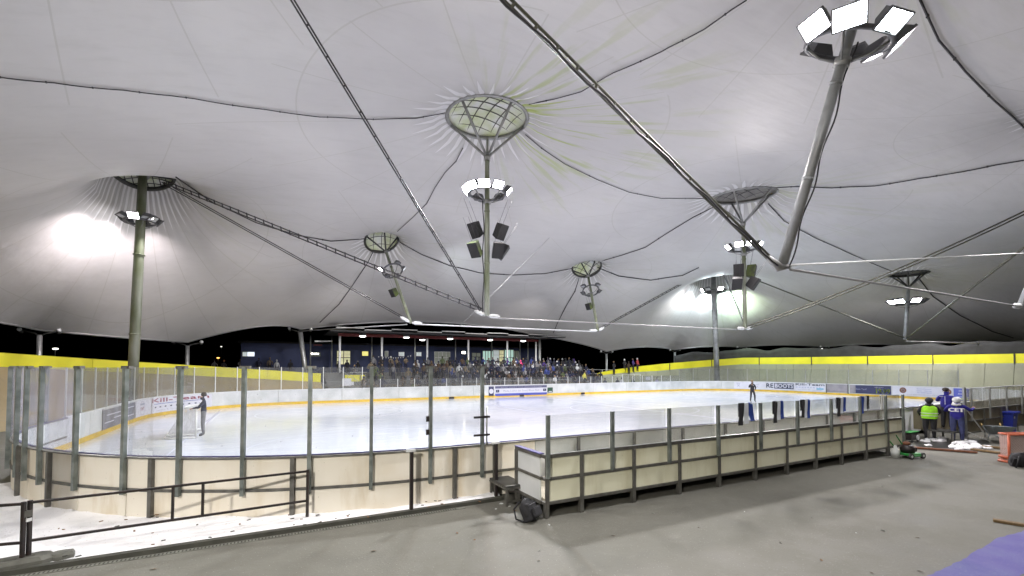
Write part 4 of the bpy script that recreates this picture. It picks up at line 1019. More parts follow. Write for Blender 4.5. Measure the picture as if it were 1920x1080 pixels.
b=MB(); off=-kn*.17; b.bar(ks+off+Vector((0,0,.004)),k1-kd*1.0+off+Vector((0,0,.004)),.10,.012); adopt(b.build('grate',MT['drain_metal']),dr)
b=MB(); q=6.0
while q<SL-1.2:
    c=ks+kd*q+off+Vector((0,0,.0115)); b.bar(c-kn*.035,c+kn*.035,.022,.004); q+=.055
adopt(b.build('slots',MT['joint_dark']),dr)
layered('paint_blue',(.080,.070,.26),(.045,.06,.21),(.10,.09,.29),1.2,3.5,22,(.22,.21,.25),.7,.5)
pb=poly_px([(1735,1082),(1800,1052),(1870,1010),(1960,984),(2100,960),(2100,1020),(1960,1060),(1900,1085),(1850,1140),(1700,1130)])
pbd=densify([Vector(p) for p in pb],.12); rr_=random.Random(3)
sheet('floor_marking',[(p.x+rr_.uniform(-.015,.015),p.y+rr_.uniform(-.015,.015)) for p in pbd],.004,MT['paint_blue'])
mat('plank_wood',(.20,.13,.06),.8,0,.4,4,stretch=(1,6,1))
a=W(1862,975,z=.03);c=W(2000,997,z=.03)
b=MB(); b.bar((0,0,0),c-a,.13,.05); o=b.build('plank',MT['plank_wood'],bevel=.006); o.location=a; tag(o,'dark plank with yellow end lying by the blue painted floor','plank')
# ice markings
mat('ice_line',(.42,.43,.60),.4)
def ice_line(pts_,w_,nm,mt='ice_line'):
    vs=[];fs=[]
    for i,p in enumerate(pts_):
        a=pts_[max(0,i-1)];c=pts_[min(len(pts_)-1,i+1)]; t_=(c-a).normalized(); n_=Vector((-t_.y,t_.x))*w_/2
        vs+=[(p.x+n_.x,p.y+n_.y,.154),(p.x-n_.x,p.y-n_.y,.154)]
    for i in range(len(pts_)-1): a=i*2; fs.append((a,a+1,a+3,a+2))
    o=MB().add(vs,fs).build(nm,MT[mt]); tag(o,kind='structure')
l0=W(905,757,z=.15);l1=W(1025,776,z=.15)
ice_line([Vector((l0.x,l0.y)),Vector((l1.x,l1.y)).lerp(Vector((l1.x,l1.y)),1)],.12,'ice_line')
uC=23.2
ice_line([Vector((uC,VN+.05)),Vector((uC,VF-.05))],.12,'ice_line')
ice_line([Vector((uC+4.5*math.cos(R(a)),25.4+4.5*math.sin(R(a)))) for a in range(0,361,8)],.05,'ice_line')
ice_line([Vector((-3.2,VN+3)),Vector((-3.2,VF-3))],.05,'ice_line')
for cx,cy_ in ((3.5,18.4),(3.5,32.4),(43,18.4),(43,32.4)):
    ice_line([Vector((cx+4.5*math.cos(R(a)),cy_+4.5*math.sin(R(a)))) for a in range(0,361,8)],.04,'ice_line')
# ---------------- people ----------------
mat('skin',(.40,.24,.17),.6); mat('shoe',(.03,.03,.03),.6); mat('shoe_white',(.75,.75,.75),.5)
for n_,c_ in {'c_black':(.02,.02,.024),'c_navy':(.013,.017,.045),'c_grey':(.18,.18,.19),'c_brown':(.10,.065,.04),'c_purple':(.07,.035,.20),'c_white':(.65,.66,.68),'c_tan':(.19,.15,.10),
   'c_green':(.10,.13,.06),'c_pink':(.75,.08,.25),'c_red':(.40,.04,.04),'c_blue':(.03,.05,.20),'c_hiviz':(.36,.85,.03),'c_jacket':(.022,.018,.24),'c_jeans':(.045,.055,.15),'c_yellow':(.65,.62,.12),'c_orange':(.35,.13,.04),'c_lilac':(.42,.36,.62)}.items():
    mat(n_,c_,.85,0,.3,9)
mat('stripe_grey',(.55,.56,.50),.4); mat('hair_dark',(.03,.022,.018),.8); mat('hair_fair',(.22,.15,.08),.8)
def skin_body(name,J,bones,mats,level=1,sub=None):
    """J: joint -> (pos, radius x, radius y); bones: (a,b,material index)"""
    keys=list(J); ix={k:i for i,k in enumerate(keys)}
    me=bpy.data.meshes.new(name+'_src'); me.from_pydata([J[k][0] for k in keys],[(ix[a],ix[b]) for a,b,_ in bones],[])
    o=bpy.data.objects.new(name+'_src',me); C.objects.link(o)
    md=o.modifiers.new('skin','SKIN'); sv=me.skin_vertices[0].data
    for k in keys: sv[ix[k]].radius=(J[k][1],J[k][2]); 
    sv[0].use_root=True; md.use_smooth_shade=True; md.branch_smoothing=.4
    s=o.modifiers.new('sub','SUBSURF'); s.levels=level; s.render_levels=level
    dg=bpy.context.evaluated_depsgraph_get(); out=bpy.data.meshes.new_from_object(o.evaluated_get(dg)); out.name=name
    bpy.data.objects.remove(o); bpy.data.meshes.remove(me)
    segs=[(Vector(J[a][0]),Vector(J[b][0]),m_,max(J[a][1],J[b][1])) for a,b,m_ in bones]
    out.materials.clear()
    for m_ in mats: out.materials.append(MT[m_])
    for f in out.polygons:
        c=f.center; best=1e9
        for a,b,m_,r_ in segs:
            d=b-a; t_=max(0,min(1,(c-a).dot(d)/max(1e-9,d.length_squared))); q=(c-(a+d*t_)).length-r_*.9
            if q<best: best=q; mi=m_
        f.material_index=mi; f.use_smooth=True
    return out
def joints(pose):
    P=dict(pelvis=((0,0,.96),.15,.11),spine=((0,0,1.14),.15,.11),chest=((0,.01,1.34),.19,.125),neck=((0,.0,1.49),.065,.065),jaw=((0,-.02,1.56),.072,.08),head=((0,-.012,1.66),.083,.095),
     shL=((.17,.01,1.42),.075,.075),elL=((.25,.04,1.16),.055,.055),wrL=((.25,-.08,.94),.038,.038),haL=((.25,-.11,.86),.035,.025),
     shR=((-.17,.01,1.42),.075,.075),elR=((-.25,.04,1.16),.055,.055),wrR=((-.25,-.08,.94),.038,.038),haR=((-.25,-.11,.86),.035,.025),
     hipL=((.09,0,.90),.10,.10),knL=((.10,-.02,.50),.072,.072),anL=((.10,.02,.10),.05,.05),toL=((.11,-.15,.045),.045,.035),
     hipR=((-.09,0,.90),.10,.10),knR=((-.10,-.02,.50),.072,.072),anR=((-.10,.02,.10),.05,.05),toR=((-.11,-.15,.045),.045,.035))
    for k,v in pose.items():
        P[k]=((Vector(v[:3]),)+P[k][1:]) if len(v)==3 else ((Vector(v[:3]),v[3],v[4]))
    return P
BONES=[('pelvis','spine',0),('spine','chest',0),('chest','neck',0),('neck','jaw',2),('jaw','head',2),('chest','shL',4),('shL','elL',4),('elL','wrL',4),('wrL','haL',2),
 ('chest','shR',4),('shR','elR',4),('elR','wrR',4),('wrR','haR',2),('pelvis','hipL',1),('hipL','knL',1),('knL','anL',1),('anL','toL',3),('pelvis','hipR',1),('hipR','knR',1),('knR','anR',1),('anR','toR',3)]
def with_fingers(J,bones):
    """five fingers of different length at each hand, slightly curled"""
    J=dict(J);bones=list(bones)
    for S,sg in (('L',1),('R',-1)):
        w_=Vector(J['wr'+S][0]); h_=Vector(J['ha'+S][0]); d=(h_-w_).normalized(); sd=d.cross(Vector((0,1,0)))
        if sd.length<.2: sd=d.cross(Vector((1,0,0)))
        sd.normalize(); nn=sd.cross(d)
        for i,(o_,l_) in enumerate(((-.03,.065),(-.01,.078),(.01,.072),(.03,.055))):
            k1='f%s%da'%(S,i);k2='f%s%db'%(S,i)
            J[k1]=(h_+sd*o_+d*l_*.55,.009,.009); J[k2]=(h_+sd*o_*1.1+d*l_+nn*.02,.008,.008)
            bones+=[('ha'+S,k1,2),(k1,k2,2)]
        J['t'+S]=(w_.lerp(h_,.5)+sd*.05*sg+d*.02,.011,.011); bones.append(('ha'+S,'t'+S,2))
    return J,bones
def cap_mesh(b,c,r,kind):
    if kind=='hair': c=(c[0],c[1]+.018,c[2]+.022)
    if kind=='hat': b.sphere(c,r*1.13,12,7,sc=(1,1.08,1.0)); b.tube([(c[0]+math.cos(a)*r*1.08,c[1]+math.sin(a)*r*1.18,c[2]-.03) for a in [i*math.pi/8 for i in range(16)]],.02,5,closed=True); b.sphere((c[0],c[1],c[2]+r*1.2),.035,6,4)
    elif kind=='hair':
        b.sphere((c[0],c[1]+.02,c[2]+.01),r*1.08,12,7,sc=(1,1.1,1.0))
    elif kind=='long': b.sphere((c[0],c[1]+.02,c[2]+.01),r*1.08,12,7,sc=(1,1.1,1.0)); b.sphere((c[0],c[1]+.06,c[2]-.12),r*.9,10,6,sc=(1,.7,1.5))
    elif kind=='hood': b.sphere((c[0],c[1]+.03,c[2]-.02),r*1.28,12,7,sc=(1,1.05,1.15)); b.tube([(-.09,.06,1.50),(0,.11,1.47),(.09,.06,1.50)],.05,8)
def hero(pose,label,mats,head,headmat,loc,yaw,scale=1,tilt=0):
    J=joints(pose); J,bn=with_fingers(J,BONES)
    me=skin_body('person',J,bn,mats,2)
    o=bpy.data.objects.new('person',me); C.objects.link(o); o.location=loc; o.rotation_euler=(0,0,yaw); o.scale=(scale,)*3
    tag(o,label,'person')
    hp=Vector(J['head'][0]); b=MB(); cap_mesh(b,(hp.x,hp.y+.03,hp.z+.045),.088,head); h=b.build({'hat':'hat','hood':'hood'}.get(head,'hair'),MT[headmat],o)
    f=MB(); 
    for sx in (-1,1): f.sphere((hp.x+sx*.032,hp.y-.088,hp.z-.01),.011,6,4)
    f.box((hp.x,hp.y-.085,hp.z-.075),(.045,.01,.008)); f.build('eyes_and_mouth',MT['hair_dark'],o)
    f=MB(); f.sphere((hp.x,hp.y-.098,hp.z-.035),.014,6,4,sc=(.8,1,1.3)); f.build('nose',MT['skin'],o)
    e=MB(); e.sphere((hp.x-.085,hp.y,hp.z-.02),.022,6,4,sc=(.5,1,1.4)); e.sphere((hp.x+.085,hp.y,hp.z-.02),.022,6,4,sc=(.5,1,1.4)); e.build('ears',MT['skin'],o)
    return o
def yawto(v): return math.atan2(v[1],v[0])+math.pi/2      # local -Y is the front
CAMD=Vector((-UY,-UX))
# skater on the ice
p_=W(1411,755,z=.15)
sk=hero(dict(knL=(.13,-.16,.52),anL=(.20,.04,.12),toL=(.22,-.12,.06),knR=(-.12,-.02,.50),anR=(-.12,.10,.12),toR=(-.13,-.06,.06),elR=(-.26,.02,1.20),wrR=(-.12,-.22,1.36),haR=(-.10,-.22,1.44),elL=(.27,.02,1.17),wrL=(.14,-.18,1.0),haL=(.10,-.2,.97),head=(0,-.02,1.66)),
  'person in black tracksuit skating alone on the far ice, one hand at the face',['c_black','c_black','skin','shoe','c_black'],'hair','hair_fair',(p_.x,p_.y,.19),yawto(-p_)+.35,1.03)
b=MB()
for sx,y_ in ((.21,-.04),(-.125,.02)): b.box((sx,y_,-.012),(.012,.30,.05))
b.build('skate_blades',MT['galv'],sk); b=MB(); b.box((.03,-.145,1.36),(.05,.01,.05)); b.build('chest_badge',MT['c_white'],sk)
# person behind the goal
p_=W(366,822,z=.15)
hero(dict(elL=(.24,-.16,1.2),wrL=(.16,-.34,1.18),haL=(.15,-.40,1.16),elR=(-.24,-.16,1.2),wrR=(-.16,-.34,1.15),haR=(-.15,-.40,1.13),head=(0,-.07,1.64),jaw=(0,-.06,1.55),chest=(0,-.03,1.34)),
  'person in dark clothes leaning on the white hockey goal behind the glass',['c_navy','c_grey','skin','shoe','c_navy'],'hair','hair_dark',(p_.x+.25,p_.y+.25,.19),yawto((-1,-.1)),1.05)
# helpers at the gap in the boards
p_=W(1744,824,z=0)
v1=hero(dict(elR=(-.27,-.05,1.18),wrR=(-.2,-.26,1.05),haR=(-.18,-.33,1.02),elL=(.27,-.02,1.17),wrL=(.22,-.22,1.0),haL=(.2,-.3,.98),chest=(0,.01,1.34,.205,.15),spine=(0,0,1.14,.185,.14),pelvis=(0,0,.96,.18,.14),hipL=(.1,0,.88,.12,.12),hipR=(-.1,0,.88,.12,.12)),
  'person in bright yellow green safety vest and black hood seen from behind',['c_black','c_black','skin','shoe','c_black'],'hood','c_black',p_,yawto(p_)+.05,1.02)
for z in (1.02,1.13):
    b=MB(); b.tube([(.216*math.cos(a),.17*math.sin(a),z) for a in [i*math.pi/12 for i in range(24)]],.018,5,closed=True); b.build('reflective_band',MT['stripe_grey'],v1)
vs=[];fs=[];rings=((.90,.20,.16),(.98,.215,.168),(1.12,.212,.165),(1.27,.215,.165),(1.38,.205,.155),(1.44,.15,.12),(1.475,.09,.09))
for z_,rx,ry in rings: vs+=[(rx*math.cos(i*math.pi/10),ry*math.sin(i*math.pi/10),z_) for i in range(20)]
for k in range(len(rings)-1): fs+=[(k*20+i,k*20+(i+1)%20,k*20+20+(i+1)%20,k*20+20+i) for i in range(20)]
MB().add(vs,fs,0,True).build('vest',MT['c_hiviz'],v1)
b=MB(); b.tube([(0,0,1.44),(0,.05,1.50)],[.10,.09],10); b.build('collar',MT['c_black'],v1)
p_=W(1776,804,z=.45)
v2=hero(dict(elR=(-.27,-.10,1.2),wrR=(-.16,-.32,1.22),haR=(-.14,-.4,1.22),elL=(.28,-.12,1.2),wrL=(.2,-.36,1.25),haL=(.18,-.44,1.25),chest=(0,.01,1.34,.20,.14),spine=(0,0,1.14,.17,.13)),
  'person in blue jacket with white piping, dark cap and white shoes standing on the step',['c_jacket','c_black','skin','shoe_white','c_jacket'],'hair','hair_dark',p_,yawto(p_)-.25,1.0)
b=MB(); b.box((.0,.148,1.26),(.014,.012,.36)); b.box((.09,.15,1.42),(.10,.01,.02)); b.build('white_piping',MT['c_white'],v2)
p_=W(1796,828,z=0)
v3=hero(dict(elR=(-.30,-.10,1.26),wrR=(-.34,-.36,1.34),haR=(-.34,-.44,1.36),elL=(.28,-.12,1.2),wrL=(.26,-.36,1.2),haL=(.25,-.44,1.2),chest=(0,-.02,1.34,.22,.16),spine=(0,0,1.14,.19,.15),pelvis=(0,0,.98,.17,.14),head=(0,-.08,1.64),jaw=(0,-.06,1.55)),
  'person in royal blue jacket with white letters on the back and blue jeans',['c_jacket','c_jeans','skin','shoe','c_jacket'],'hood','c_white',p_,yawto(p_)-.1,1.06)
mat('text_white',(.78,.78,.80),.5)
def text_mesh(s,size):
    cu=bpy.data.curves.new('t','FONT'); cu.body=s; cu.size=size; cu.align_x='CENTER'; cu.align_y='CENTER'; cu.resolution_u=2
    o=bpy.data.objects.new('t',cu); C.objects.link(o); dg=bpy.context.evaluated_depsgraph_get(); dg.update()
    me=bpy.data.meshes.new_from_object(o.evaluated_get(dg)); bpy.data.objects.remove(o)
    return [v.co.copy() for v in me.vertices],[tuple(p.vertices) for p in me.polygons]
for o_ in (v1,v2,v3): o_.scale=(o_.scale[0]*1.28,o_.scale[1]*1.2,o_.scale[2])
vs,fs=text_mesh('CET',.20); w_=max(v.x for v in vs); 
b=MB()
for dx,dz in ((0,0),(.012,0),(-.012,0),(0,.010)): b.add([(-v.x*1.0+dx,.196+dx*.1,1.27+v.y+dz) for v in vs],fs)
b.build('back_lettering',MT['text_white'],v3)
# step platform they stand on, machines and clutter
p_=W(1775,806,z=.45); ro=empty('work_platform',(p_.x,p_.y,0),rz=0,label='dark steel platform under the person with white shoes',cat='platform')
b=MB(); b.box((.1,0,.42),(1.5,.9,.05)); b.build('deck',MT['dark_metal'],ro); 
for x in (-.6,.8):
    for y in (-.4,.4):
        b=MB(); b.box((x,y,.2),(.06,.06,.4)); b.build('leg',MT['frame_steel'],ro)
p_=W(1890,806,z=0); p_=W(1888,803,z=.25); ro=empty('waste_bin',(p_.x,p_.y,.0),label='blue plastic wheeled bin with white sticker behind the wheelbarrow',cat='bin')
mat('bin_blue',(.03,.05,.42),.4,0,.15,3)
b=MB(); b.add([(-.24,-.24,.05),(.24,-.24,.05),(.24,.24,.05),(-.24,.24,.05),(-.31,-.31,1.0),(.31,-.31,1.0),(.31,.31,1.0),(-.31,.31,1.0)],[(0,3,2,1),(0,1,5,4),(1,2,6,5),(2,3,7,6),(3,0,4,7),(4,5,6,7)]); b.build('body',MT['bin_blue'],ro,bevel=.02)
b=MB(); b.box((0,0,1.03),(.80,.76,.07)); b.box((0,0,.96),(.70,.68,.05)); b.build('lid',MT['bin_blue'],ro,bevel=.02)
b=MB(); b.box((-.13,-.295,.80),(.12,.02,.10)); b.build('sticker',MT['text_white'],ro)
for sx in (-.2,.2): b=MB(); b.tube([(sx-.03,.28,.1),(sx+.03,.28,.1)],.1,12); b.build('wheel',MT['dark_rubber'],ro)
p_=W(1872,828,z=0); ro=empty('wheelbarrow',p_,rz=.5,label='grey metal wheelbarrow with wooden handles in front of the blue bin',cat='wheelbarrow')
mat('barrow_grey',(.32,.36,.38),.5,.3,.3,5); mat('handle_wood',(.45,.32,.12),.7,0,.3,6)
b=MB(); b.add([(-.45,-.18,.35),(.25,-.2,.30),(.25,.2,.30),(-.45,.18,.35),(-.85,-.36,.72),(.5,-.36,.62),(.5,.36,.62),(-.85,.36,.72)],[(0,3,2,1),(0,1,5,4),(1,2,6,5),(2,3,7,6),(3,0,4,7)])
b.add([(-.45,-.16,.37),(.25,-.18,.32),(.25,.18,.32),(-.45,.16,.37),(-.82,-.34,.72),(.48,-.34,.62),(.48,.34,.62),(-.82,.34,.72)],[(0,1,2,3),(0,4,5,1),(1,5,6,2),(2,6,7,3),(3,7,4,0)]); b.build('tray',MT['barrow_grey'],ro)
for s in (-1,1):
    b=MB(); b.tube([(-.75,0,.2),(-.3,.2*s,.3),(.3,.25*s,.32),(.95,.3*s,.62)],.022,6); b.build('side_tube',MT['barrow_grey'],ro)
    b=MB(); b.tube([(.82,.29*s,.56),(1.1,.31*s,.68)],.03,6); b.build('grip',MT['handle_wood'],ro)
    b=MB(); b.tube([(.2,.22*s,.3),(.3,.25*s,.0)],.02,6); b.build('leg',MT['barrow_grey'],ro)
b=MB(); b.tube([(-.75,-.04,.18),(-.75,.04,.18)],.18,14); b.build('wheel',MT['dark_rubber'],ro)
# orange red goal frame lying at the right edge with black bag
mat('goal_red',(.55,.13,.06),.5,0,.25,5)
mat('net_pink',(.5,.40,.36),.9)
def netmat(name,col,sc_=12,th=.82,dens=None):
    m=bpy.data.materials.new(name); m.use_nodes=True; t=m.node_tree; t.nodes.clear(); L=t.links.new
    out=t.nodes.new('ShaderNodeOutputMaterial'); tr=t.nodes.new('ShaderNodeBsdfTransparent'); df=t.nodes.new('ShaderNodeBsdfDiffuse'); df.inputs[0].default_value=(*col,1)
    tc=t.nodes.new('ShaderNodeTexCoord'); acc_=None
    for rot in ((.6,.5,.78),(-.5,.6,-.78)):
        mp=t.nodes.new('ShaderNodeMapping'); mp.inputs['Rotation'].default_value=rot; L(tc.outputs['Object'],mp.inputs[0])
        wv=t.nodes.new('ShaderNodeTexWave'); wv.inputs['Scale'].default_value=sc_; wv.wave_type='BANDS'; L(mp.outputs[0],wv.inputs[0])
        g=t.nodes.new('ShaderNodeMath'); g.operation='GREATER_THAN'; L(wv.outputs[1],g.inputs[0]); g.inputs[1].default_value=th
        if acc_ is None: acc_=g.outputs[0]
        else: x=t.nodes.new('ShaderNodeMath'); x.operation='MAXIMUM'; L(acc_,x.inputs[0]); L(g.outputs[0],x.inputs[1]); acc_=x.outputs[0]
    mx=t.nodes.new('ShaderNodeMixShader'); L(acc_,mx.inputs[0]); L(tr.outputs[0],mx.inputs[1]); L(df.outputs[0],mx.inputs[2]); L(mx.outputs[0],out.inputs[0]); MT[name]=m
netmat('net_white',(.62,.62,.64),10,.62); netmat('net_red',(.5,.36,.33),9,.6)
def goal(name,label,loc,rz,fm,nm_,w_=1.83,h_=1.22,dd=1.12,group=None):
    wm='helmet_white' if fm=='helmet_white' else fm
    ro=empty(name,loc,rz=rz,label=label,cat='hockey goal',group=group)   # mouth faces +X, width along Y
    for s in (-1,1): b=MB(); b.tube([(0,s*w_/2,0),(0,s*w_/2,h_)],.038,10); b.build('post',MT[fm],ro)
    b=MB(); b.tube([(0,-w_/2,h_),(0,w_/2,h_)],.038,10); b.build('crossbar',MT[fm],ro)
    b=MB(); b.tube([(0,-w_/2,.04),(-dd*.75,-w_/2*.98,.04),(-dd,-w_/2*.7,.04),(-dd,w_/2*.7,.04),(-dd*.75,w_/2*.98,.04),(0,w_/2,.04)],.045,8); b.build('base_frame',MT[wm],ro)
    b=MB(); b.tube([(0,-w_/2,h_),(-.45,-w_/2*.8,h_-.02),(-.5,0,h_-.02),(-.45,w_/2*.8,h_-.02),(0,w_/2,h_)],.03,8); b.build('top_frame',MT[wm],ro)
    b=MB(); b.add([(0,-w_/2,.05),(-dd*.98,-w_/2*.75,.05),(-.48,-w_/2*.75,h_-.03),(0,-w_/2,h_),(0,w_/2,.05),(-dd*.98,w_/2*.75,.05),(-.48,w_/2*.75,h_-.03),(0,w_/2,h_)],
      [(0,1,2,3),(4,7,6,5),(1,5,6,2),(2,6,7,3)]); b.build('net',MT[nm_],ro)
    b=MB(); b.tube([(-.05,-w_/2*.97,.17),(-dd*.9,-w_/2*.85,.17),(-dd*.97,0,.17),(-dd*.9,w_/2*.85,.17),(-.05,w_/2*.97,.17)],.05,6); b.build('skirt_pad',MT[wm],ro)
    return ro
p_=W(367,822,z=.15); goal('hockey_goal','white framed hockey goal with grey net on the ice behind the left glass',(p_.x,p_.y+.95,.15),0,'helmet_white','net_white',h_=1.30)
p_=W(1893,869,z=0); goal('hockey_goal','orange red hockey goal frame standing at the right edge of the front floor',(p_.x+.75*UX,p_.y-.75*UY,0),R(-117.6),'goal_red','net_red',w_=1.5,h_=.95,dd=.45)
def backpack(label,loc,rz,s=1.0,lay=0):
    ro=empty('backpack',loc,rz=rz,label=label,cat='backpack'); ro.rotation_euler=(lay,0,rz)
    b=MB(); b.sphere((0,0,.24*s),.25*s,14,10,sc=(.86,.62,1.0)); b.box((0,0,.20*s),(.36*s,.24*s,.36*s)); b.build('body',MT['bag_black'],ro,bevel=.03)
    b=MB(); b.box((0,-.17*s,.15*s),(.28*s,.09*s,.20*s)); b.build('front_pocket',MT['bag_black'],ro,bevel=.03)
    for sg in (-1,1): b=MB(); b.tube([(sg*.1*s,.10*s,.45*s),(sg*.15*s,.25*s,.36*s),(sg*.17*s,.28*s,.16*s),(sg*.14*s,.13*s,.04*s)],.02*s,6); b.build('shoulder_strap',MT['bag_black'],ro)
    b=MB(); b.tube([(-.05*s,.02,.48*s),(0,.03,.54*s),(.05*s,.02,.48*s)],.012*s,6); b.build('top_handle',MT['bag_black'],ro)
    b=MB(); b.box((0,-.155*s,.33*s),(.30*s,.015,.012)); b.build('zip',MT['zip_grey'],ro); return ro
mat('bag_black',(.018,.018,.022),.75,0,.4,12,bump=.4,bscale=40); mat('zip_grey',(.10,.10,.11),.4)
p_=W(1000,976,z=0.02); backpack('black backpack slumped on the floor against the left corner of the team box',p_,.55,.98,-.45)
b=MB(); b.bar(W(978,979,z=.02),W(1000,975,z=.02),.03,.015); o=b.build('loose_strap',MT['bag_black']); tag(o,'black loose strap trailing on the floor from the backpack','strap')
p_=W(1908,874,z=0); backpack('big black kit bag leaning on the orange goal at the right edge',p_,2.2,1.15,-.6)
# metal step left of the box
p_=W(968,948,z=0); p_=W(950,914,z=.44); ro=empty('metal_step',(p_.x+.25,p_.y+.45,0),label='low rusty metal step tucked between the boards and the team box',cat='step')
b=MB(); b.box((0,0,.44),(.52,.92,.05)); b.build('tread',MT['dark_metal'],ro,bevel=.008)
for x in(-.23,.23):
    for y in(-.43,.43): b=MB(); b.box((x,y,.21),(.05,.05,.41)); b.build('leg',MT['frame_steel'],ro)
b=MB(); b.box((0,-.43,.1),(.42,.03,.04)); b.box((0,-.462,.40),(.50,.02,.04)); b.box((-.262,0,.40),(.02,.9,.04)); b.build('brace',MT['frame_steel'],ro)
# green ice edger
mat('machine_green',(.03,.26,.05),.45,.1,.2,5); mat('rust',(.18,.07,.035),.8,0,.4,8); mat('tank_white',(.6,.62,.6),.5)
p_=W(1704,858,z=0); ro=empty('ice_edger',p_,rz=-.2,label='small green and black petrol machine on wheels at the end of the team box',cat='machine')
b=MB(); b.box((0,0,.14),(.62,.5,.08)); b.box((.0,-.26,.10),(.66,.03,.06)); b.build('deck',MT['machine_green'],ro,bevel=.02)
b=MB(); b.tube([(-.05,0,.18),(-.05,0,.34),(-.05,0,.46)],[.20,.22,.15],14); b.box((.1,0,.3),(.16,.3,.14)); b.build('engine',MT['black_paint'],ro)
b=MB(); b.sphere((-.1,.0,.50),.12,10,6,sc=(1,1,.6)); b.build('fuel_tank',MT['rust'],ro)
for x,y in((-.28,-.26),(.28,-.26),(-.28,.26),(.28,.26)): b=MB(); b.tube([(x,y-.03,.1),(x,y+.03,.1)],.1,14); w2=b.build('wheel',MT['dark_rubber'],ro); b=MB(); b.tube([(x,y-.035,.1),(x,y+.035,.1)],.045,10); b.build('rim',MT['tank_white'],w2)
b=MB(); b.tube([(-.2,.2,.2),(-.3,.75,.9),(.3,.75,.92),(.2,.2,.2)],.022,6); b.build('handlebar',MT['machine_green'],ro)
p_=W(1679,858,z=0); b=MB(); b.tube([(0,0,0),(0,0,.25),(0,0,.34),(0,0,.42)],[.12,.13,.05,.04],10); o=b.build('canister',MT['tank_white']); o.location=p_; tag(o,'small pale plastic canister beside the green machine','canister')
p_=W(1708,828,z=0); ro=empty('tool_trolley',p_,label='green trimmed tool trolley with a chrome disc behind the green machine',cat='tool trolley')
b=MB(); b.box((0,0,.42),(.75,.3,.035)); b.build('top',MT['machine_green'],ro,bevel=.01); b=MB(); b.box((0,0,.22),(.62,.28,.26)); b.build('body',MT['black_paint'],ro,bevel=.02)
b=MB(); b.tube([(.2,-.15,.18),(.2,-.18,.18)],.11,16); b.build('disc',MT['white_metal'],ro)
for x in (-.25,.25): b=MB(); b.tube([(x,-.16,.06),(x,-.12,.06)],.06,10); b.build('wheel',MT['dark_rubber'],ro)
# planks and pallets
for i,(x0,y0,x1,y1,w_,lab) in enumerate(((1822,842,1893,851,.22,'longest weathered plank lying before the wheelbarrow'),(1818,834,1890,841,.2,'brown plank behind the longest weathered one'),(1700,838,1832,848,.16,'dark wet plank edging the scraped snow heaps'),(1872,860,1895,862,.12,'short yellowish board end by the orange goal foot'))):
    a=W(x0,y0,z=.05);c=W(x1,y1,z=.05); b=MB(); b.bar((0,0,0),c-a,w_,.06); o=b.build('plank',MT['plank_wood' if i!=2 else 'rust'],bevel=.006); o.location=a; tag(o,lab,'plank','planks on the right hand floor')
wet=poly_px([(1715,826),(1850,822),(1860,845),(1780,846),(1720,840)]); sheet('wet_floor',wet,.004,mat('wet_asphalt',(.03,.03,.03),.35,0,.4,2))
def heap(pts_,seed,nm='snow',label=None):
    r_=random.Random(seed); b=MB()
    for (x,y,s) in pts_:
        for k in range(12):
            p=W(x+r_.uniform(-11,11)*s,y+r_.uniform(-2,2)*s,z=0); q=r_.uniform(.03,.11)*s; b.sphere((p.x,p.y,q*.2),q,7,5,sc=(r_.uniform(1,2.2),r_.uniform(.8,1.6),.75))
    o=b.build(nm,MT['snow']); tag(o,kind='stuff')
heap([(1735,828,.7),(1748,824,.8),(1760,826,1.0),(1768,823,.9),(1740,835,.5),(1786,838,1),(1800,832,1.1),(1812,830,1.1),(1822,829,1.0),(1806,841,1.1),(1832,838,1.2),(1843,838,1.0),(1817,838,1.1),(1852,840,.7),(1795,842,.6)],5,'shovelled_snow')
# litter
b=MB(); r_=random.Random(11)
for (x,y,s,h) in [(857,1000,.05,1),(1225,963,.05,0),(1010,1052,.03,1),(1463,1018,.04,0),(1635,1075,.04,1),(1725,1072,.05,1),(1540,1051,.05,1),(1522,971,.03,0),(1655,995,.05,0),(1720,1009,.05,1),(1605,1000,.03,0),(1030,985,.05,0),(1090,958,.06,0),(1012,1033,.03,0),(1150,1005,.05,1),(890,1013,.03,1),(700,1034,.06,1),(288,1068,.06,1),(330,1028,.04,0),(1310,990,.03,1),(1396,960,.03,0),(1668,893,.06,0),(1654,913,.04,0),(940,945,.07,0),(955,950,.06,0),(930,955,.05,0),(965,958,.05,1)]:
    p=W(x,y,z=0); a=r_.uniform(0,3); b.add([(p.x+s*math.cos(a),p.y+s*math.sin(a),.008),(p.x+s*.5*math.cos(a+1.6),p.y+s*.5*math.sin(a+1.6),.022),(p.x-s*math.cos(a),p.y-s*math.sin(a),.010),(p.x-s*.5*math.cos(a+1.6),p.y-s*.5*math.sin(a+1.6),.006)],[(0,1,2,3)],h)
o=b.build('litter',[MT['snow_dirty'],mat('leaf_brown',(.16,.08,.03),.8)]); tag(o,kind='stuff')
b=MB()
for i in range(46):
    x=r_.uniform(60,900); y=1065-(x-60)*.145-r_.uniform(6,90)*(1-x/1050); p=W(x,y,z=.11); s=r_.uniform(.02,.045); a=r_.uniform(0,3)
    b.box((p.x,p.y,.125),(s*1.6,s*.7,.012),rz=a,m=i%2)
o=b.build('fallen_leaves',[MT['leaf_brown'],MT['kerb']]); tag(o,kind='stuff')
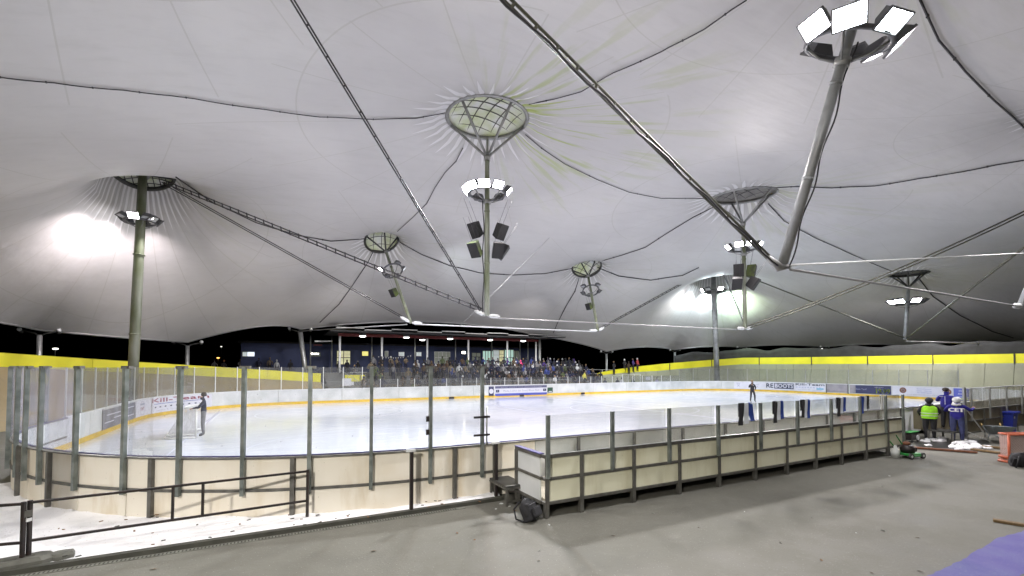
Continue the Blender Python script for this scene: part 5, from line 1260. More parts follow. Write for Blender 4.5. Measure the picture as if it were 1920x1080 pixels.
# ---------------- front railings ----------------
def railing(label,p0,p1,uprights,ends=(1,1)):
    p0=Vector(p0);p1=Vector(p1);d=p1-p0; ro=empty('railing',p0,label=label,cat='railing',group='black tube railings at the front')
    for i,e in enumerate(ends):
        if e: b=MB(); q=d*i; b.bar(q,q+Vector((0,0,1.0)),.05); b.build('post',MT['black_paint'],ro,bevel=.005)
    for z in (.965,.36): b=MB(); b.bar(Vector((0,0,z)),d+Vector((0,0,z)),.042); b.build('rail',MT['black_paint'],ro,bevel=.005)
    for t_ in uprights: b=MB(); b.bar(d*t_+Vector((0,0,.36)),d*t_+Vector((0,0,.96)),.036); b.build('upright',MT['black_paint'],ro)
    return ro
q0=W(53,1052,z=.1); q1=W(576,968,z=.1); q0.z=q1.z=.06
def tpar(px):
    best=min(range(101),key=lambda i:abs(proj(q0.lerp(q1,i/100)+Vector((0,0,.6)))[0]-px)); return best/100
r1=railing('long low black railing crossing the snow in front of the left boards',q0,q1,[tpar(322),tpar(381)])
z0=W(41,1056,z=.1); z0.z=.06; z1=W(-160,1075,z=.1); z1.z=.06
railing('short cut-off piece of black railing at the left edge',z0,z1,[])
b=MB(); b.bar(z0-q0+Vector((0,0,.80)),Vector((.02,0,.80)),.06,.10); b.build('coupling',MT['frame_steel'],r1); b=MB(); b.bar(z0-q0+Vector((0.03,0,.70)),Vector((.02,0,.70)),.03,.05); b.build('coupling_pin',MT['white_metal'],r1)
mat('foot_rubber',(.11,.11,.095),.8,0,.35,6,bump=.3)
p_=(q0+z0)/2; dq=(q1-q0).normalized(); ro=empty('rubber_block',p_,rz=math.atan2(dq.y,dq.x)+.12,label='heavy dirty rubber block holding the railing posts in the bottom left corner',cat='base block')
def hexblock(b,cx,L_,w_,h_):
    o_=[(-L_/2,-w_*.28),(-L_/2+.12,-w_/2),(L_/2-.12,-w_/2),(L_/2,-w_*.28),(L_/2,w_*.28),(L_/2-.12,w_/2),(-L_/2+.12,w_/2),(-L_/2,w_*.28)]
    n=8; vs=[(cx+x,y,0) for x,y in o_]+[(cx+x,y,h_*.55) for x,y in o_]+[(cx+x*.86,y*.8,h_) for x,y in o_]
    fs=[list(range(8))[::-1],list(range(16,24))]+[(k*8+i,k*8+(i+1)%8,(k+1)*8+(i+1)%8,(k+1)*8+i) for k in range(2) for i in range(8)]
    b.add(vs,fs)
b=MB(); hexblock(b,-.1,.86,.36,.13); b.build('block',MT['foot_rubber'],ro); b=MB(); hexblock(b,.40,.34,.26,.10); b.build('end_block',MT['foot_rubber'],ro)
b=MB(); b.box((-.2,-.05,.132),(.22,.05,.006)); b.box((.05,-.02,.132),(.12,.04,.006)); b.build('socket',MT['joint_dark'],ro)
# ---------------- banners on the boards ----------------
mat('ban_white',(.66,.66,.74),.5,0,.08,3); mat('ban_dark',(.05,.055,.08),.4,0,.6,1.5,col2=(.20,.21,.27)); mat('ban_navy',(.03,.035,.10),.4,0,.2,2)
mat('ban_blue',(.08,.10,.42),.4); mat('ban_slate',(.12,.12,.22),.4,0,.3,8); mat('ban_red',(.28,.05,.09),.5); mat('ban_brown',(.20,.07,.03),.5,0,.4,8)
mat('ban_green',(.03,.08,.05),.5); mat('txt_dark',(.03,.04,.08),.5); mat('txt_grey',(.30,.32,.42),.5); mat('txt_lime',(.55,.70,.10),.5); mat('ban_photo',(.10,.09,.12),.5,0,.7,1.0,col2=(.30,.28,.30))
mat('txt_blue',(.08,.14,.40),.5); mat('txt_cyan',(.20,.40,.55),.5)
def banner(label,px0,px1,z0,z1,mt,lo,hi,cat='banner',frame=None):
    s0=RK.s_at_px(px0,lo,hi); s1_=RK.s_at_px(px1,lo,hi); p,_=RK.at((s0+s1_)/2)
    ro=empty('banner',(p.x,p.y,z0),label=label,cat=cat,group='advertising banners on the boards')
    adopt2(wallseg(MB(),RK,s0,s1_,z0,z1,-.034,-.018,step=.3).build('panel',MT[mt]),ro)
    if frame: adopt2(wallseg(MB(),RK,s0-.06,s0,z0-.1,z1+.02,-.05,-.01,step=.3).build('frame_post',MT[frame]),ro); adopt2(wallseg(MB(),RK,s1_,s1_+.06,z0-.1,z1+.02,-.05,-.01,step=.3).build('frame_post',MT[frame]),ro)
    ro['s0']=s0; ro['s1']=s1_; return ro
def adopt2(o,p): o.parent=p; o.matrix_parent_inverse=Matrix.Translation(-Vector(p.location)); return o
def btext(ro,txt,fx,z,size,mt,stretch=1.0,off=-.038,bold=0,fit=None,name='lettering'):
    s0,s1_=ro['s0'],ro['s1']; c=s0+(s1_-s0)*fx; vs,fs=text_mesh(txt,size)
    wd=max(v.x for v in vs)-min(v.x for v in vs)
    if fit: stretch=(s1_-s0)*fit/wd
    out=[]
    for k in range(1):
        for v in vs:
            p,t_=RK.at(c+v.x*stretch); out.append((p.x+(-t_.y)*off,p.y+t_.x*off,z+v.y))
    b=MB(); b.add(out,fs)
    if bold:
        for dx,dz in ((bold,0),(-bold,0),(0,bold),(0,-bold)):
            o2=[]
            for v in vs:
                p,t_=RK.at(c+v.x*stretch+dx); o2.append((p.x+(-t_.y)*(off-.001),p.y+t_.x*(off-.001),z+v.y+dz))
            b.add(o2,fs)
    return adopt2(b.build(name,MT[mt]),ro)
def bpatch(ro,f0,f1,z0,z1,mt,name='patch',off=-.040):
    s0,s1_=ro['s0'],ro['s1']; return adopt2(wallseg(MB(),RK,s0+(s1_-s0)*f0,s0+(s1_-s0)*f1,z0,z1,off,-.034,step=.3).build(name,MT[mt]),ro)
def bdisc(ro,f,z,r_,mt,name='emblem',off=-.041,ring=None,sq=1.0):
    s0,s1_=ro['s0'],ro['s1']; c=s0+(s1_-s0)*f; out=[];n=24
    rs=[r_] if ring is None else [r_,r_-ring]
    for q in rs:
        for k in range(n):
            a=2*math.pi*k/n; p,t_=RK.at(c+q*math.cos(a)*sq); out.append((p.x-t_.y*off,p.y+t_.x*off,z+q*math.sin(a)))
    fs=[list(range(n))] if ring is None else [(k,(k+1)%n,n+(k+1)%n,n+k) for k in range(n)]
    return adopt2(MB().add(out,fs).build(name,MT[mt]),ro)
LO,HI=s1,s3+6
bn=banner('dark grey banner with a tangle of light strokes at the left end of the boards',194,254,.36,1.24,'ban_dark',LO,HI)
for k,(f0,f1,z_) in enumerate(((.1,.5,.95),(.3,.75,.75),(.55,.95,1.02),(.7,.95,.6),(.05,.3,.62))): bpatch(bn,f0,f1,z_,z_+.05,'ban_white','stroke')
bn=banner('white banner with a round club emblem reading OHT',256,284,.36,1.26,'ban_white',LO,HI)
bdisc(bn,.5,.80,.40,'txt_grey',ring=.03); btext(bn,'OHT',.5,.76,.26,'ban_red',bold=.008); bpatch(bn,.35,.65,.98,1.08,'txt_grey','flag')
bn=banner('white banner with dark red heading and small black marks behind the goal',286,398,.36,1.27,'ban_white',LO,HI)
btext(bn,'Kill-Team',.48,1.10,.34,'ban_red',fit=.95,bold=.012); bpatch(bn,.05,.9,.88,.915,'txt_blue','rule')
for i in range(9): bpatch(bn,.06+i*.098,.09+i*.098,.66,.74,'txt_dark','mark')
btext(bn,'service & montage   tel 0171 55',.5,.5,.12,'txt_grey',fit=.8)
LO,HI=s3-2,s4+3
bn=banner('small crest plate left of the long blue banner below the crowd',916,926,.30,1.22,'ban_navy',LO,HI,cat='sign'); bdisc(bn,.5,.75,.24,'ban_white'); bpatch(bn,.2,.8,1.06,1.14,'ban_slate')
bn=banner('long banner with navy top, white middle line of writing and blue bottom',928,1025,.26,1.24,'ban_white',LO,HI)
bpatch(bn,0,1,1.0,1.24,'ban_slate','top_band'); bpatch(bn,0,1,.26,.50,'ban_blue','bottom_band'); btext(bn,'Molla, Lesbel der Tram, Rhein Park',.5,.74,.24,'txt_grey',fit=.70); btext(bn,'AUF DEM EIS ZU HAUSE',.5,1.11,.12,'txt_grey',fit=.8,off=-.044)
for f in (.045,.955): bpatch(bn,f-.03,f+.03,.62,.88,'ban_navy','logo'); btext(bn,'K',f,.75,.2,'ban_white',off=-.044)
bn=banner('small dark green plate right of the long blue banner',1026,1036,.45,.98,'ban_green',LO,HI,cat='sign'); bpatch(bn,.2,.8,.52,.60,'ban_white')
LO,HI=s4-8,s7+3
bn=banner('pale banner with two faint grey logos behind the skater',1376,1434,.40,1.26,'ban_white',LO,HI); 
btext(bn,'X',.14,.80,.5,'txt_grey'); bpatch(bn,.08,.2,1.06,1.12,'txt_grey'); btext(bn,'Sport',.75,1.0,.2,'txt_grey'); btext(bn,'X',.75,.7,.3,'txt_grey')
bn=banner('white banner with big black lettering partly in a black box',1435,1489,.40,1.27,'ban_white',LO,HI)
btext(bn,'RE',.14,.86,.72,'txt_dark',fit=.23,bold=.025); bpatch(bn,.29,.97,.55,1.20,'txt_dark','black_box'); btext(bn,'BOOTS',.63,.87,.62,'ban_white',fit=.62,bold=.03,off=-.046)
bn=banner('white banner with ragged heading and bluish small print, right of the black lettering',1490,1546,.40,1.27,'ban_white',LO,HI)
btext(bn,'Kill-Team',.5,1.14,.34,'txt_dark',fit=.95,bold=.012); btext(bn,'x o x s e v x o k',.45,.83,.2,'txt_blue',fit=.85); btext(bn,'tel 0171 55  montage',.5,.56,.15,'txt_grey',fit=.8); bpatch(bn,.72,.95,.6,.8,'txt_cyan')
bn=banner('dark framed photo banner between two black posts',1549,1588,.42,1.30,'ban_photo',LO,HI,frame='black_paint')
bn=banner('dark navy banner with a price in lime green figures',1592,1670,.42,1.27,'ban_navy',LO,HI)
btext(bn,'Dein Tarif',.28,.86,.26,'txt_grey',fit=.28); btext(bn,'19.99',.80,.72,.62,'txt_lime',fit=.32,bold=.015); btext(bn,'sofort online',.72,1.1,.14,'ban_white',fit=.22); bpatch(bn,.0,.15,.42,1.27,'ban_photo','picture')
bn=banner('long white banner with two brown round crests behind the helpers',1672,1784,.42,1.27,'ban_white',LO,HI)
for f in (.19,.93): bdisc(bn,f,.92,.27,'ban_brown'); bdisc(bn,f,.92,.15,'ban_photo',off=-.045,ring=.06)
for z_,t_ in ((1.1,'Fleischerei & Partyservice'),(.92,'Imbiss - Catering'),(.74,'Tel. 03377 20 44')): btext(bn,t_,.55,z_,.13,'txt_blue',fit=.24)
btext(bn,'WIR WUENSCHEN VIEL SPASS AUF DEM EIS',.55,.54,.11,'txt_grey',fit=.6)
bn=banner('royal blue banner with two rows of white writing beside the blue jacket',1786,1815,.20,1.27,'ban_blue',LO,HI)
btext(bn,'EISHALLE',.62,1.05,.2,'ban_white',fit=.55); btext(bn,'FANCLUB',.55,.78,.24,'ban_white',fit=.7); bpatch(bn,.2,1,.5,.55,'ban_white'); bpatch(bn,.2,.95,.3,.42,'txt_lime')
# black drain flaps on the kick strip
for px,lab in ((847,'left'),(978,'middle'),(1092,'right')):
    s_=RK.s_at_px(px,s3,s4); b=MB(); wallseg(b,RK,s_-.25,s_+.25,.16,.34,-.05,-.02); o=b.build('hatch_flap',MT['black_paint']); tag(o,'small black flap in the yellow kick strip, %s of the three below the crowd'%lab,'flap','black flaps in the kick strip')
# ---------------- stand: terraces, canopy, blue building ----------------
mat('concrete',(.13,.13,.125),.85,0,.3,1,bump=.2)
for k in range(6):
    u0,u1=4.6,36.6; b=MB(); b.box(((u0+u1)/2,43.6+1.35*k+ (8-1.35*k)/2,(.0+.42*(k+1))/2),(u1-u0,(8-1.35*k)-.004*k,.42*(k+1)))
    if k==0: steps=MB()
    vs=b.v; steps.add([(x,y,z) for x,y,z in vs],b.f)
b=MB(); prof=[(43.6,0)]
for k in range(6): prof+=[(43.6+1.35*k,.42*(k+1)),(43.6+1.35*(k+1),.42*(k+1))]
prof+=[(53.5,2.52),(53.5,0)]
n=len(prof); b.add([(4.6,y,z) for y,z in prof]+[(36.6,y,z) for y,z in prof],[list(range(n)),list(range(n,2*n))[::-1]]+[(i,(i+1)%n,n+(i+1)%n,n+i) for i in range(n)])
o=b.build('terrace',MT['concrete']); tag(o,kind='structure')
# raised path behind the parapets and floor before the building
b=MB(); b.box((-5,51.5,.75),(19,8,1.5)); b.box((10,58,1.2),(49,9,2.4)); b.box((43.5,51,.85),(13.7,6,1.7)); o=b.build('raised_path',MT['concrete']); tag(o,kind='structure')
# low barrier fences inside the stand
def fence(label,p0,p1,z,h_,step,rails=2,mt='galv',infill=False):
    p0=Vector(p0);p1=Vector(p1); d=p1-p0; ro=empty('barrier_fence',(p0.x,p0.y,z),label=label,cat='barrier',group='barriers in the stand')
    n=max(1,round(d.length/step)); 
    for i in range(n+1): q=d*(i/n); b=MB(); b.box((q.x,q.y,h_/2),(.05,.05,h_)); b.build('post',MT[mt],ro)
    for k in range(rails): zz=h_*(1-k/rails); b=MB(); b.bar((0,0,zz),d+Vector((0,0,zz)),.04); b.build('rail',MT[mt],ro)
    if infill:
        b=MB(); m_=int(d.length/.16)
        for i in range(m_): q=d*(i/m_); b.box((q.x,q.y,h_/2),(.015,.015,h_))
        b.build('bars',MT[mt],ro)
    return ro
fence('steel barrier with thin bars between the seated and standing crowd',(19,49,0),(36,49,0),2.1,1.05,2.4,2,'galv',True)
fence('low barred fence right behind the far glass below the crowd',(17,43.3,0),(30,43.3,0),.15,1.55,2.2,2,'galv',True)
fence('long pale handrail behind the right yellow parapet',(37,50,0),(50,50,0),1.7,1.05,3.2,2,'white_metal')
fence('tubular gate frame right of the far boards crowd end',(39,44.5,0),(42,44.5,0),.1,2.1,1.0,1,'white_metal')
# stairs and yellow box at the left of the stand
b=MB()
for k in range(7): b.box((5.6,46.4+.42*k,.15+.14*k),(2.0,.42-.01,.30+.28*k))
o=b.build('stairs',MT['concrete']); tag(o,'grey concrete stairs at the end of the left yellow parapet','stairs')
ro=empty('yellow_partition',W(665,722,d=46),label='yellow panel with steel handrails at the left end of the stand',cat='partition')
b=MB(); b.box((0,0,.55),(1.9,.1,.95)); b.build('panel',MT['yellow'],ro)
for x in (-.7,.5,1.0): b=MB(); b.bar((x,-.3,-.5),(x,-.3,1.1),.05); b.build('rail_post',MT['galv'],ro)
b=MB(); b.bar((-1.4,-.3,1.5),(.3,-.3,.4),.05); b.bar((-.5,-.3,1.3),(1.1,-.3,1.3),.05); b.build('handrail',MT['galv'],ro)
p_=W(650,725,d=45); b=MB(); b.box((0,0,.45),(.85,.06,.75)); b.box((.5,0,.3),(.35,.05,.35)); b.box((0,.03,-.3),(.05,.05,.8)); o=b.build('notice_board',MT['ban_white']); o.location=p_; tag(o,'small blank white notice board before the stairs','sign')
p_=W(1345/1.0*0+1215,715,d=55); b=MB(); b.box((0,0,.35),(.75,.05,.42)); o=b.build('notice_board',MT['ban_white']); o.location=p_; tag(o,'small white sign behind the glass right of the crowd','sign')
# building
mat('wall_blue',(.015,.028,.10),.6,0,.3,.4); mat('wall_dark',(.008,.008,.010),.8); mat('beam_red',(.13,.012,.012),.6); mat('ceiling_dark',(.03,.03,.032),.8)
mat('win_white',(.8,.85,1),.3,emit=(.75,.85,1),es=1.1); mat('win_yellow',(.8,.75,.2),.3,emit=(.95,.85,.25),es=.75); mat('win_warm',(.7,.7,.45),.3,noise=.5,nscale=2,emit=(.75,.72,.42),es=.55)
mat('win_grey',(.5,.55,.55),.3,emit=(.55,.62,.62),es=.55); mat('win_dim',(.1,.11,.1),.3,emit=(.14,.15,.12),es=.6); mat('win_green',(.3,.5,.45),.3,emit=(.55,.78,.68),es=.6); mat('lamp_white',(1,1,1),.3,emit=(1,1,.97),es=9)
WV=60.0
bd=empty('blue_building',(8,WV,2.4),label='long dark blue clubhouse with small lit windows behind the stand',cat='building')
def wpx(px,py,v):
    r=ray(px,py); t_=v/r.y; return Vector((r.x*t_,v,EYE+r.z*t_))
a=wpx(452,644,WV); c=wpx(1012,640,WV)
adopt2(bbx(MB(),a.x,c.x,WV,WV+6,0,5.9).build('wall',MT['wall_blue']),bd)
adopt2(bbx(MB(),a.x-.3,c.x+.3,WV-.3,WV+6.3,5.9,6.1).build('roof',MT['wall_dark']),bd)
def window(x0,y0,x1,y1,mt,cols=1,rows=1,frame='dark_metal'):
    a=wpx(x0,y0,WV);c=wpx(x1,y1,WV); w2=adopt2(bbx(MB(),a.x-.06,c.x+.06,WV-.08,WV+.05,c.z-.06,a.z+.06).build('window',MT[frame]),bd)
    g=bbx(MB(),a.x,c.x,WV-.10,WV-.085,c.z,a.z).build('pane',MT[mt]); g.parent=w2
    if cols*rows>1:
        b=MB()
        for i in range(1,cols): x=a.x+(c.x-a.x)*i/cols; bbx(b,x-.04,x+.04,WV-.12,WV-.10,c.z,a.z)
        for i in range(1,rows): z=c.z+(a.z-c.z)*i/rows; bbx(b,a.x,c.x,WV-.123,WV-.102,z-.04,z+.04)
        m_=b.build('glazing_bar',MT[frame]); m_.parent=w2
window(455,660,463,668,'win_grey');window(464,660,477,668,'win_white'); window(582,661,600,668,'win_dim',3); window(632,658,656,683,'win_warm',2,2); window(679,659,690,667,'win_yellow'); window(748,661,757,667,'win_grey',1,2,'white_metal'); window(781,661,789,667,'win_grey',2,1,'white_metal')
window(722,659,727,668,'win_dim',1,1,'galv'); window(815,660,843,681,'win_dim',4,2,'galv'); window(866,659,872,663,'lamp_warm'); window(885,662,900,676,'win_dim',2,2); 
window(905,658,924,685,'win_green',4,1); window(925,657,935,683,'win_grey',1,3,'white_metal'); window(936,657,944,685,'win_warm',1,4); window(946,656,962,684,'win_green',3,2); window(963,658,972,686,'win_dim',3); window(582,662,587,664.5,'lamp_warm'); window(589,662,597,664.5,'lamp_warm')
# canopy
CV=53.6; a=wpx(634,627,CV); c=wpx(1012,640,CV); CZ=a.z
cn=empty('canopy',((a.x+c.x)/2,CV,2.4),label='flat stand canopy on slim white columns with a dark red front beam and ceiling lamps',cat='canopy')
adopt2(bbx(MB(),a.x,c.x,CV-.12,CV+.12,CZ-.18,CZ+.16).build('front_beam',MT['beam_red']),cn)
adopt2(bbx(MB(),a.x-1,c.x+.5,CV-2.2,WV-.4,CZ+.18,CZ+.34).build('ceiling',MT['ceiling_dark']),cn)
k=0; x=a.x-.5
while x<c.x+.5:
    st=(k%2)*.16; adopt2(bbx(MB(),x,x+2.9,CV-2.45,CV-2.3,CZ+.55-st,CZ+.65-st).build('gutter',MT['steel']),cn)
    adopt2(bbx(MB(),x,x+2.9,CV-2.28,WV-.5,CZ+.5-st,CZ+.56-st).build('roof_sheet',MT['ceiling_dark']),cn); x+=2.93;k+=1
for px in (637,716,801,878,951,1005): p=wpx(px,660,CV); b=MB(); b.tube([(p.x,CV,0.5),(p.x,CV,CZ-.18)],.115,10); adopt2(b.build('column',MT['white_metal']),cn)
for px in (582,622,697,778,854,922,975,990): p=wpx(px,660,58.2); b=MB(); b.tube([(p.x,58.2,2.4),(p.x,58.2,CZ+.1)],.09,8); adopt2(b.build('rear_column',MT['galv']),cn)
for px,py in ((680,630),(762,632),(844,635.5),(919,638),(981,640.5),(792,643)):
    p=wpx(px,py,CV-.9 if py<642 else 56.5); b=MB(); b.tube([(p.x,p.y,CZ-.16),(p.x,p.y,CZ+.17)],.36,16); adopt2(b.build('lamp_housing',MT['housing']),cn)
    b=MB(); b.tube([(p.x,p.y,CZ-.26),(p.x,p.y,CZ-.16)],[.24,.36],16); adopt2(b.build('ceiling_lamp',MT['lamp_white']),cn)
    ld=bpy.data.lights.new('canopy_light','AREA'); ld.shape='DISK'; ld.size=.6; ld.energy=20; lo=bpy.data.objects.new('canopy_light',ld); C.objects.link(lo); lo.location=(p.x,p.y,CZ-.30)
p0=wpx(590,640,56); p1=wpx(622,639.5,56); adopt2(MB().bar(p0,p1,.15).build('side_beam',MT['galv']),cn)
p0=wpx(588,647,57); p1=wpx(604,647,57); adopt2(MB().bar(p0,p1,.12).build('side_beam',MT['beam_red']),cn)
# string of pennants
pen=empty('pennant_string',wpx(712,668,WV-1.5),label='string of tiny white pennants in front of the blue wall',cat='bunting'); 
mat('pennant',(.6,.62,.65),.7)
for i in range(14):
    p=wpx(710+i*4.6,668+3*math.sin(i/13*math.pi)-i*.12,WV-1.5); b=MB(); b.add([(p.x-.07,p.y,p.z),(p.x+.07,p.y,p.z),(p.x,p.y,p.z-.2),(p.x-.07,p.y+.01,p.z),(p.x+.07,p.y+.01,p.z),(p.x,p.y+.01,p.z-.2)],[(0,1,2),(5,4,3)]); adopt2(b.build('pennant',MT['pennant']),pen)
# ---------------- crowd ----------------
PM=['c_black','c_black','skin','shoe','c_black']
def proto(pose,k): J=joints(pose); return skin_body('person',J,BONES,PM,1)
protos=[proto({},0),
 proto(dict(elL=(.26,-.06,1.18),wrL=(.08,-.22,1.16),haL=(0,-.24,1.15),elR=(-.26,-.06,1.18),wrR=(-.08,-.24,1.12),haR=(0,-.26,1.12)),1),
 proto(dict(elR=(-.27,-.05,1.2),wrR=(-.2,-.2,1.42),haR=(-.17,-.22,1.50),anL=(.16,.06,.10),toL=(.18,-.10,.045)),2),
 proto(dict(pelvis=(0,.02,.92),head=(.02,-.06,1.63),jaw=(.01,-.05,1.54),elL=(.30,-.02,1.2),wrL=(.27,-.2,1.05),haL=(.26,-.26,1.0)),3)]
# seated: pelvis .45
sitp=proto(dict(pelvis=(0,.05,.52),spine=(0,.07,.70),chest=(0,.05,.90),neck=(0,.02,1.05),jaw=(0,-.02,1.12),head=(0,-.02,1.22),shL=(.17,.04,.98),elL=(.23,-.02,.74),wrL=(.12,-.24,.66),haL=(.08,-.30,.64),
 shR=(-.17,.04,.98),elR=(-.23,-.02,.74),wrR=(-.12,-.24,.66),haR=(-.08,-.30,.64),hipL=(.09,0,.50),knL=(.12,-.40,.50),anL=(.12,-.40,.10),toL=(.12,-.55,.05),hipR=(-.09,0,.50),knR=(-.12,-.40,.50),anR=(-.12,-.40,.10),toR=(-.12,-.55,.05)),4)
hats={k:None for k in ('hat','hair','long','hood')}
hm={}
for k in hats:
    b=MB(); cap_mesh(b,(0,.018,1.705),.088,k); o=b.build('tmp',MT['hair_dark']); hm[k]=o.data; bpy.data.objects.remove(o)
WORD={'c_black':'black','c_navy':'navy','c_grey':'grey','c_brown':'brown','c_purple':'purple','c_white':'white','c_tan':'tan','c_green':'olive','c_pink':'pink','c_red':'red','c_blue':'blue','c_yellow':'yellow','c_orange':'orange','c_lilac':'lilac'}
HW={'hat':'hat','hair':'short hair','long':'long hair','hood':'hood up'}
used={}
def spectator(x,y,z,coat,trou,headk,headm,where,yaw,sit=False,scale=1.0,pi=0):
    me=sitp if sit else protos[pi]; o=bpy.data.objects.new('person',me); C.objects.link(o); o.location=(x,y,z); o.rotation_euler=(0,0,yaw); o.scale=(scale*rc.uniform(.95,1.08),)*2+(scale,)
    for i,m_ in ((0,coat),(1,trou),(4,coat)): o.material_slots[i].link='OBJECT'; o.material_slots[i].material=MT[m_]
    h=bpy.data.objects.new({'hat':'hat','hood':'hood'}.get(headk,'hair'),hm[headk]); C.objects.link(h); h.parent=o; 
    if sit: h.location=(0,-.01,-.44)
    h.material_slots[0].link='OBJECT'; h.material_slots[0].material=MT[headm]
    hw=HW[headk]; hc=WORD.get(headm,''); 
    lab='%s, %s coat, %s%s, %s'%('seated' if sit else 'standing',WORD[coat],(hc+' ') if headk in('hat','hood') else '',hw,where)
    used[lab]=used.get(lab,0)+1
    tag(o,lab,'spectator','spectators round the far side'); return o
rc=random.Random(21)
coats=['c_black']*9+['c_navy']*6+['c_grey']*2+['c_purple','c_white','c_brown','c_blue','c_green']
haze_coats=['c_tan','c_brown','c_green','c_tan','c_grey','c_grey','c_black','c_brown','c_black','c_black']  # browns put the haze of the reflecting glass into the coat colours
def where_at(px):
    for lim,w_ in ((600,'behind the left yellow parapet'),(637,'left of the first white column'),(716,'canopy bay one'),(801,'canopy bay two'),(878,'canopy bay three'),(951,'canopy bay four'),(1008,'near the last canopy column'),(1060,'just right of the canopy'),(1110,'below the black roof gap')):
        if px<lim: return w_
    return 'at the right end of the crowd'
rows=['lowest step','second step','third step','fourth step','fifth step','top step']
for k in range(6):
    v=44.1+1.35*k; z=.42*(k+1)
    x=5.5+rc.uniform(0,1)
    while x<36.4:
        px,py=proj((x,v,z+1.5))
        dense=px>880
        p_show=.95 if dense else (.80 if px>690 else .30)
        if k==0: p_show*=.55
        if px>1120-(5-k)*0 and k>3: p_show*=.5
        if rc.random()<p_show:
            pal=coats if dense or rc.random()<.3 else haze_coats; coat=rc.choice(pal); sit=(k in (0,1,2) and rc.random()<.6)
            hk=rc.choice(['hat','hair','long','hood','hat']); hmm={'hat':rc.choice(['c_black','c_navy','c_white','c_grey','c_black']),'hood':coat}.get(hk,rc.choice(['hair_dark','hair_dark','hair_fair']))
            spectator(x,v+rc.uniform(-.25,.3),z,coat,rc.choice(['c_black','c_navy','c_grey','c_black']),hk,hmm,rows[k]+', '+where_at(px),yawto((rc.uniform(-.4,.3),-1)),sit,rc.uniform(.93,1.05),rc.randrange(4))
        x+=rc.uniform(.46,.74) if dense else rc.uniform(.65,1.1)
# striking individual people
def at_px(px,py_head,d,h_=1.7): p=W(px,py_head,d=d); return p.x,p.y,p.z-h_
for px,py,d,coat,hk,hmm,wh in ((976,676,57.5,'c_pink','hood','c_pink','by the last lamp of the canopy'),(1000,681,56,'c_white','hair','hair_dark','in front of the last white column'),(931,678,56,'c_white','hair','hair_dark','before the bright glass front'),(783,677,54,'c_white','hat','c_white','under the middle of the canopy'),
  (735,675,56,'c_tan','hat','c_white','under the second canopy lamp'),(519,676,52,'c_white','hat','c_white','behind the left parapet'),(506,672,52,'c_tan','hair','hair_fair','behind the left parapet beside a white post'),(485,673,52,'c_navy','hair','hair_dark','behind the left parapet before the blue wall'),(451,675,52,'c_grey','hair','hair_fair','farthest left under the lit double window'),(671,678,55,'c_black','hat','c_grey','under the first canopy lamp'),(1096,698,55,'c_yellow','hair','hair_dark','near the right end of the stand'),
  (545,676,52,'c_black','hair','hair_dark','beside the thick leaning post'),(634,679,54,'c_black','hair','hair_dark','left of the first white column'),(651,676,54,'c_black','long','hair_dark','in front of the large yellow window'),(1151,679,60,'c_black','hair','hair_fair','behind the right parapet next to the edge post'),(1171,675,61,'c_black','hat','c_white','leaning on the rail behind the right parapet'),(1179,679,61,'c_brown','hair','hair_dark','bent over behind the right parapet'),
  (1187,674,61,'c_purple','hair','hair_fair','in the group of four behind the right parapet'),(1195,673,61,'c_red','hat','c_white','rightmost of the group behind the right parapet'),(1277,668,66,'c_red','hair','hair_fair','left of the bright street lamp behind the net'),(1290,670,66,'c_grey','hair','hair_fair','alone before the dark net'),(1318,664,67,'c_grey','hat','c_white','left of the far ground mast, in a group'),(1326,662,67,'c_black','hat','c_white','highest of the group left of the far ground mast'),(1333,665,67,'c_navy','hat','c_white','closest to the far ground mast'),
  (420,677,52,'c_black','hat','c_orange','far left with an orange hat'),(402,676,53,'c_grey','hair','hair_dark','far left behind the parapet')):
    x,y,z=at_px(px,py,d); spectator(x,y,z,coat,'c_black',hk,hmm,wh,yawto((rc.uniform(-.3,.3),-1)),False,1.0,rc.randrange(4))
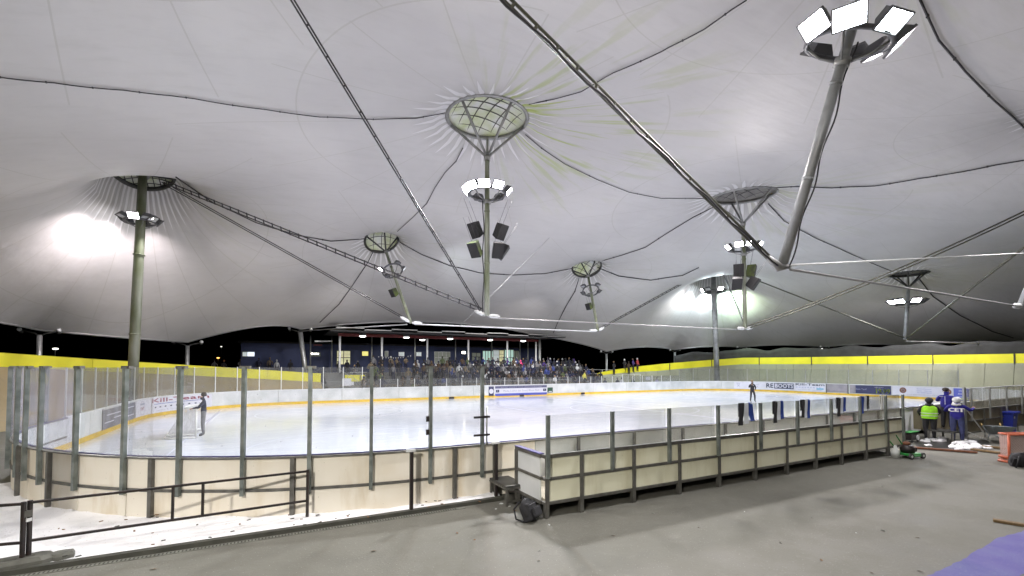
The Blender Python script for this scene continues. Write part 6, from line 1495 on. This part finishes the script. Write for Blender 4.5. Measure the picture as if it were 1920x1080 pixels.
for px,lab in ((1158,'first of four seated right of the crowd behind the glass'),(1166,'second of four seated right of the crowd behind the glass'),(1187,'third of four seated right of the crowd behind the glass'),(1232,'seated alone before the banked wall right of the white sign')):
    p=W(px,716,d=56.5); spectator(p.x,p.y,.45,rc.choice(['c_lilac','c_navy','c_black','c_white']),'c_navy','hair','hair_dark',lab,yawto((-.2,-1)),True,1,0)
# a bench row so the seated ones rest on something
b=MB(); a=W(1150,716,d=56.5);c=W(1240,716,d=56.5); b.bar(Vector((a.x-.5,a.y+.1,.86)),Vector((c.x+.5,c.y+.1,.86)),.4,.08); b.bar(Vector((a.x,a.y+.1,0)),Vector((a.x,a.y+.1,.82)),.1); b.bar(Vector((c.x,c.y+.1,0)),Vector((c.x,c.y+.1,.82)),.1); o=b.build('bench',MT['handle_wood']); tag(o,'long bench under the seated people right of the crowd','bench')
# street lamps far away in the dark
mat('street_light',(1,1,1),.3,emit=(1,.96,.9),es=6); mat('street_light_orange',(1,1,1),.3,emit=(1,.5,.12),es=5)
for px,py,d,r_,mt,lab in ((1541,655,95,.42,'street_light','white street lamp between two edge posts beyond the right wall'),(1303,663,90,.3,'street_light','tilted street lamp behind the net left of the far ground mast'),(104,654,85,.3,'street_light','far street lamp above the left yellow parapet'),(415,650,120,.12,'street_light','tiny white light in the dark left of the clubhouse'),(409,671,100,.2,'street_light_orange','orange lamp low in the dark left of the clubhouse'),(1344,668,0,0,'','')):
    if not lab: continue
    p=W(px,py,d=d); ro=empty('street_lamp',(p.x,p.y,0),label=lab,cat='street lamp',group='lights in the dark outside')
    b=MB(); b.tube([(0,0,0),(0,0,p.z-.1)],.07,8); b.build('pole',MT['dark_metal' if d!=95 else 'galv'],ro)
    b=MB(); b.sphere((0,0,p.z),r_*1.15,8,5,sc=(1.3,.6,.4)); b.build('lamp_head',MT[mt],ro)
p=W(1352,668,d=68); ro=empty('round_sign',(p.x,p.y,p.z-1.2),label='round white disc on a stick right beside the far ground mast',cat='sign'); b=MB(); b.tube([(0,0,1.2),(0,.05,1.2)],.38,18); b.build('disc',MT['ban_white'],ro); b=MB(); b.tube([(0,.1,-1),(0,.1,1.2)],.03,6); b.build('pole',MT['galv'],ro)
dup={k:v for k,v in used.items() if v>1}
print('crowd',sum(used.values()),'dup labels',len(dup))
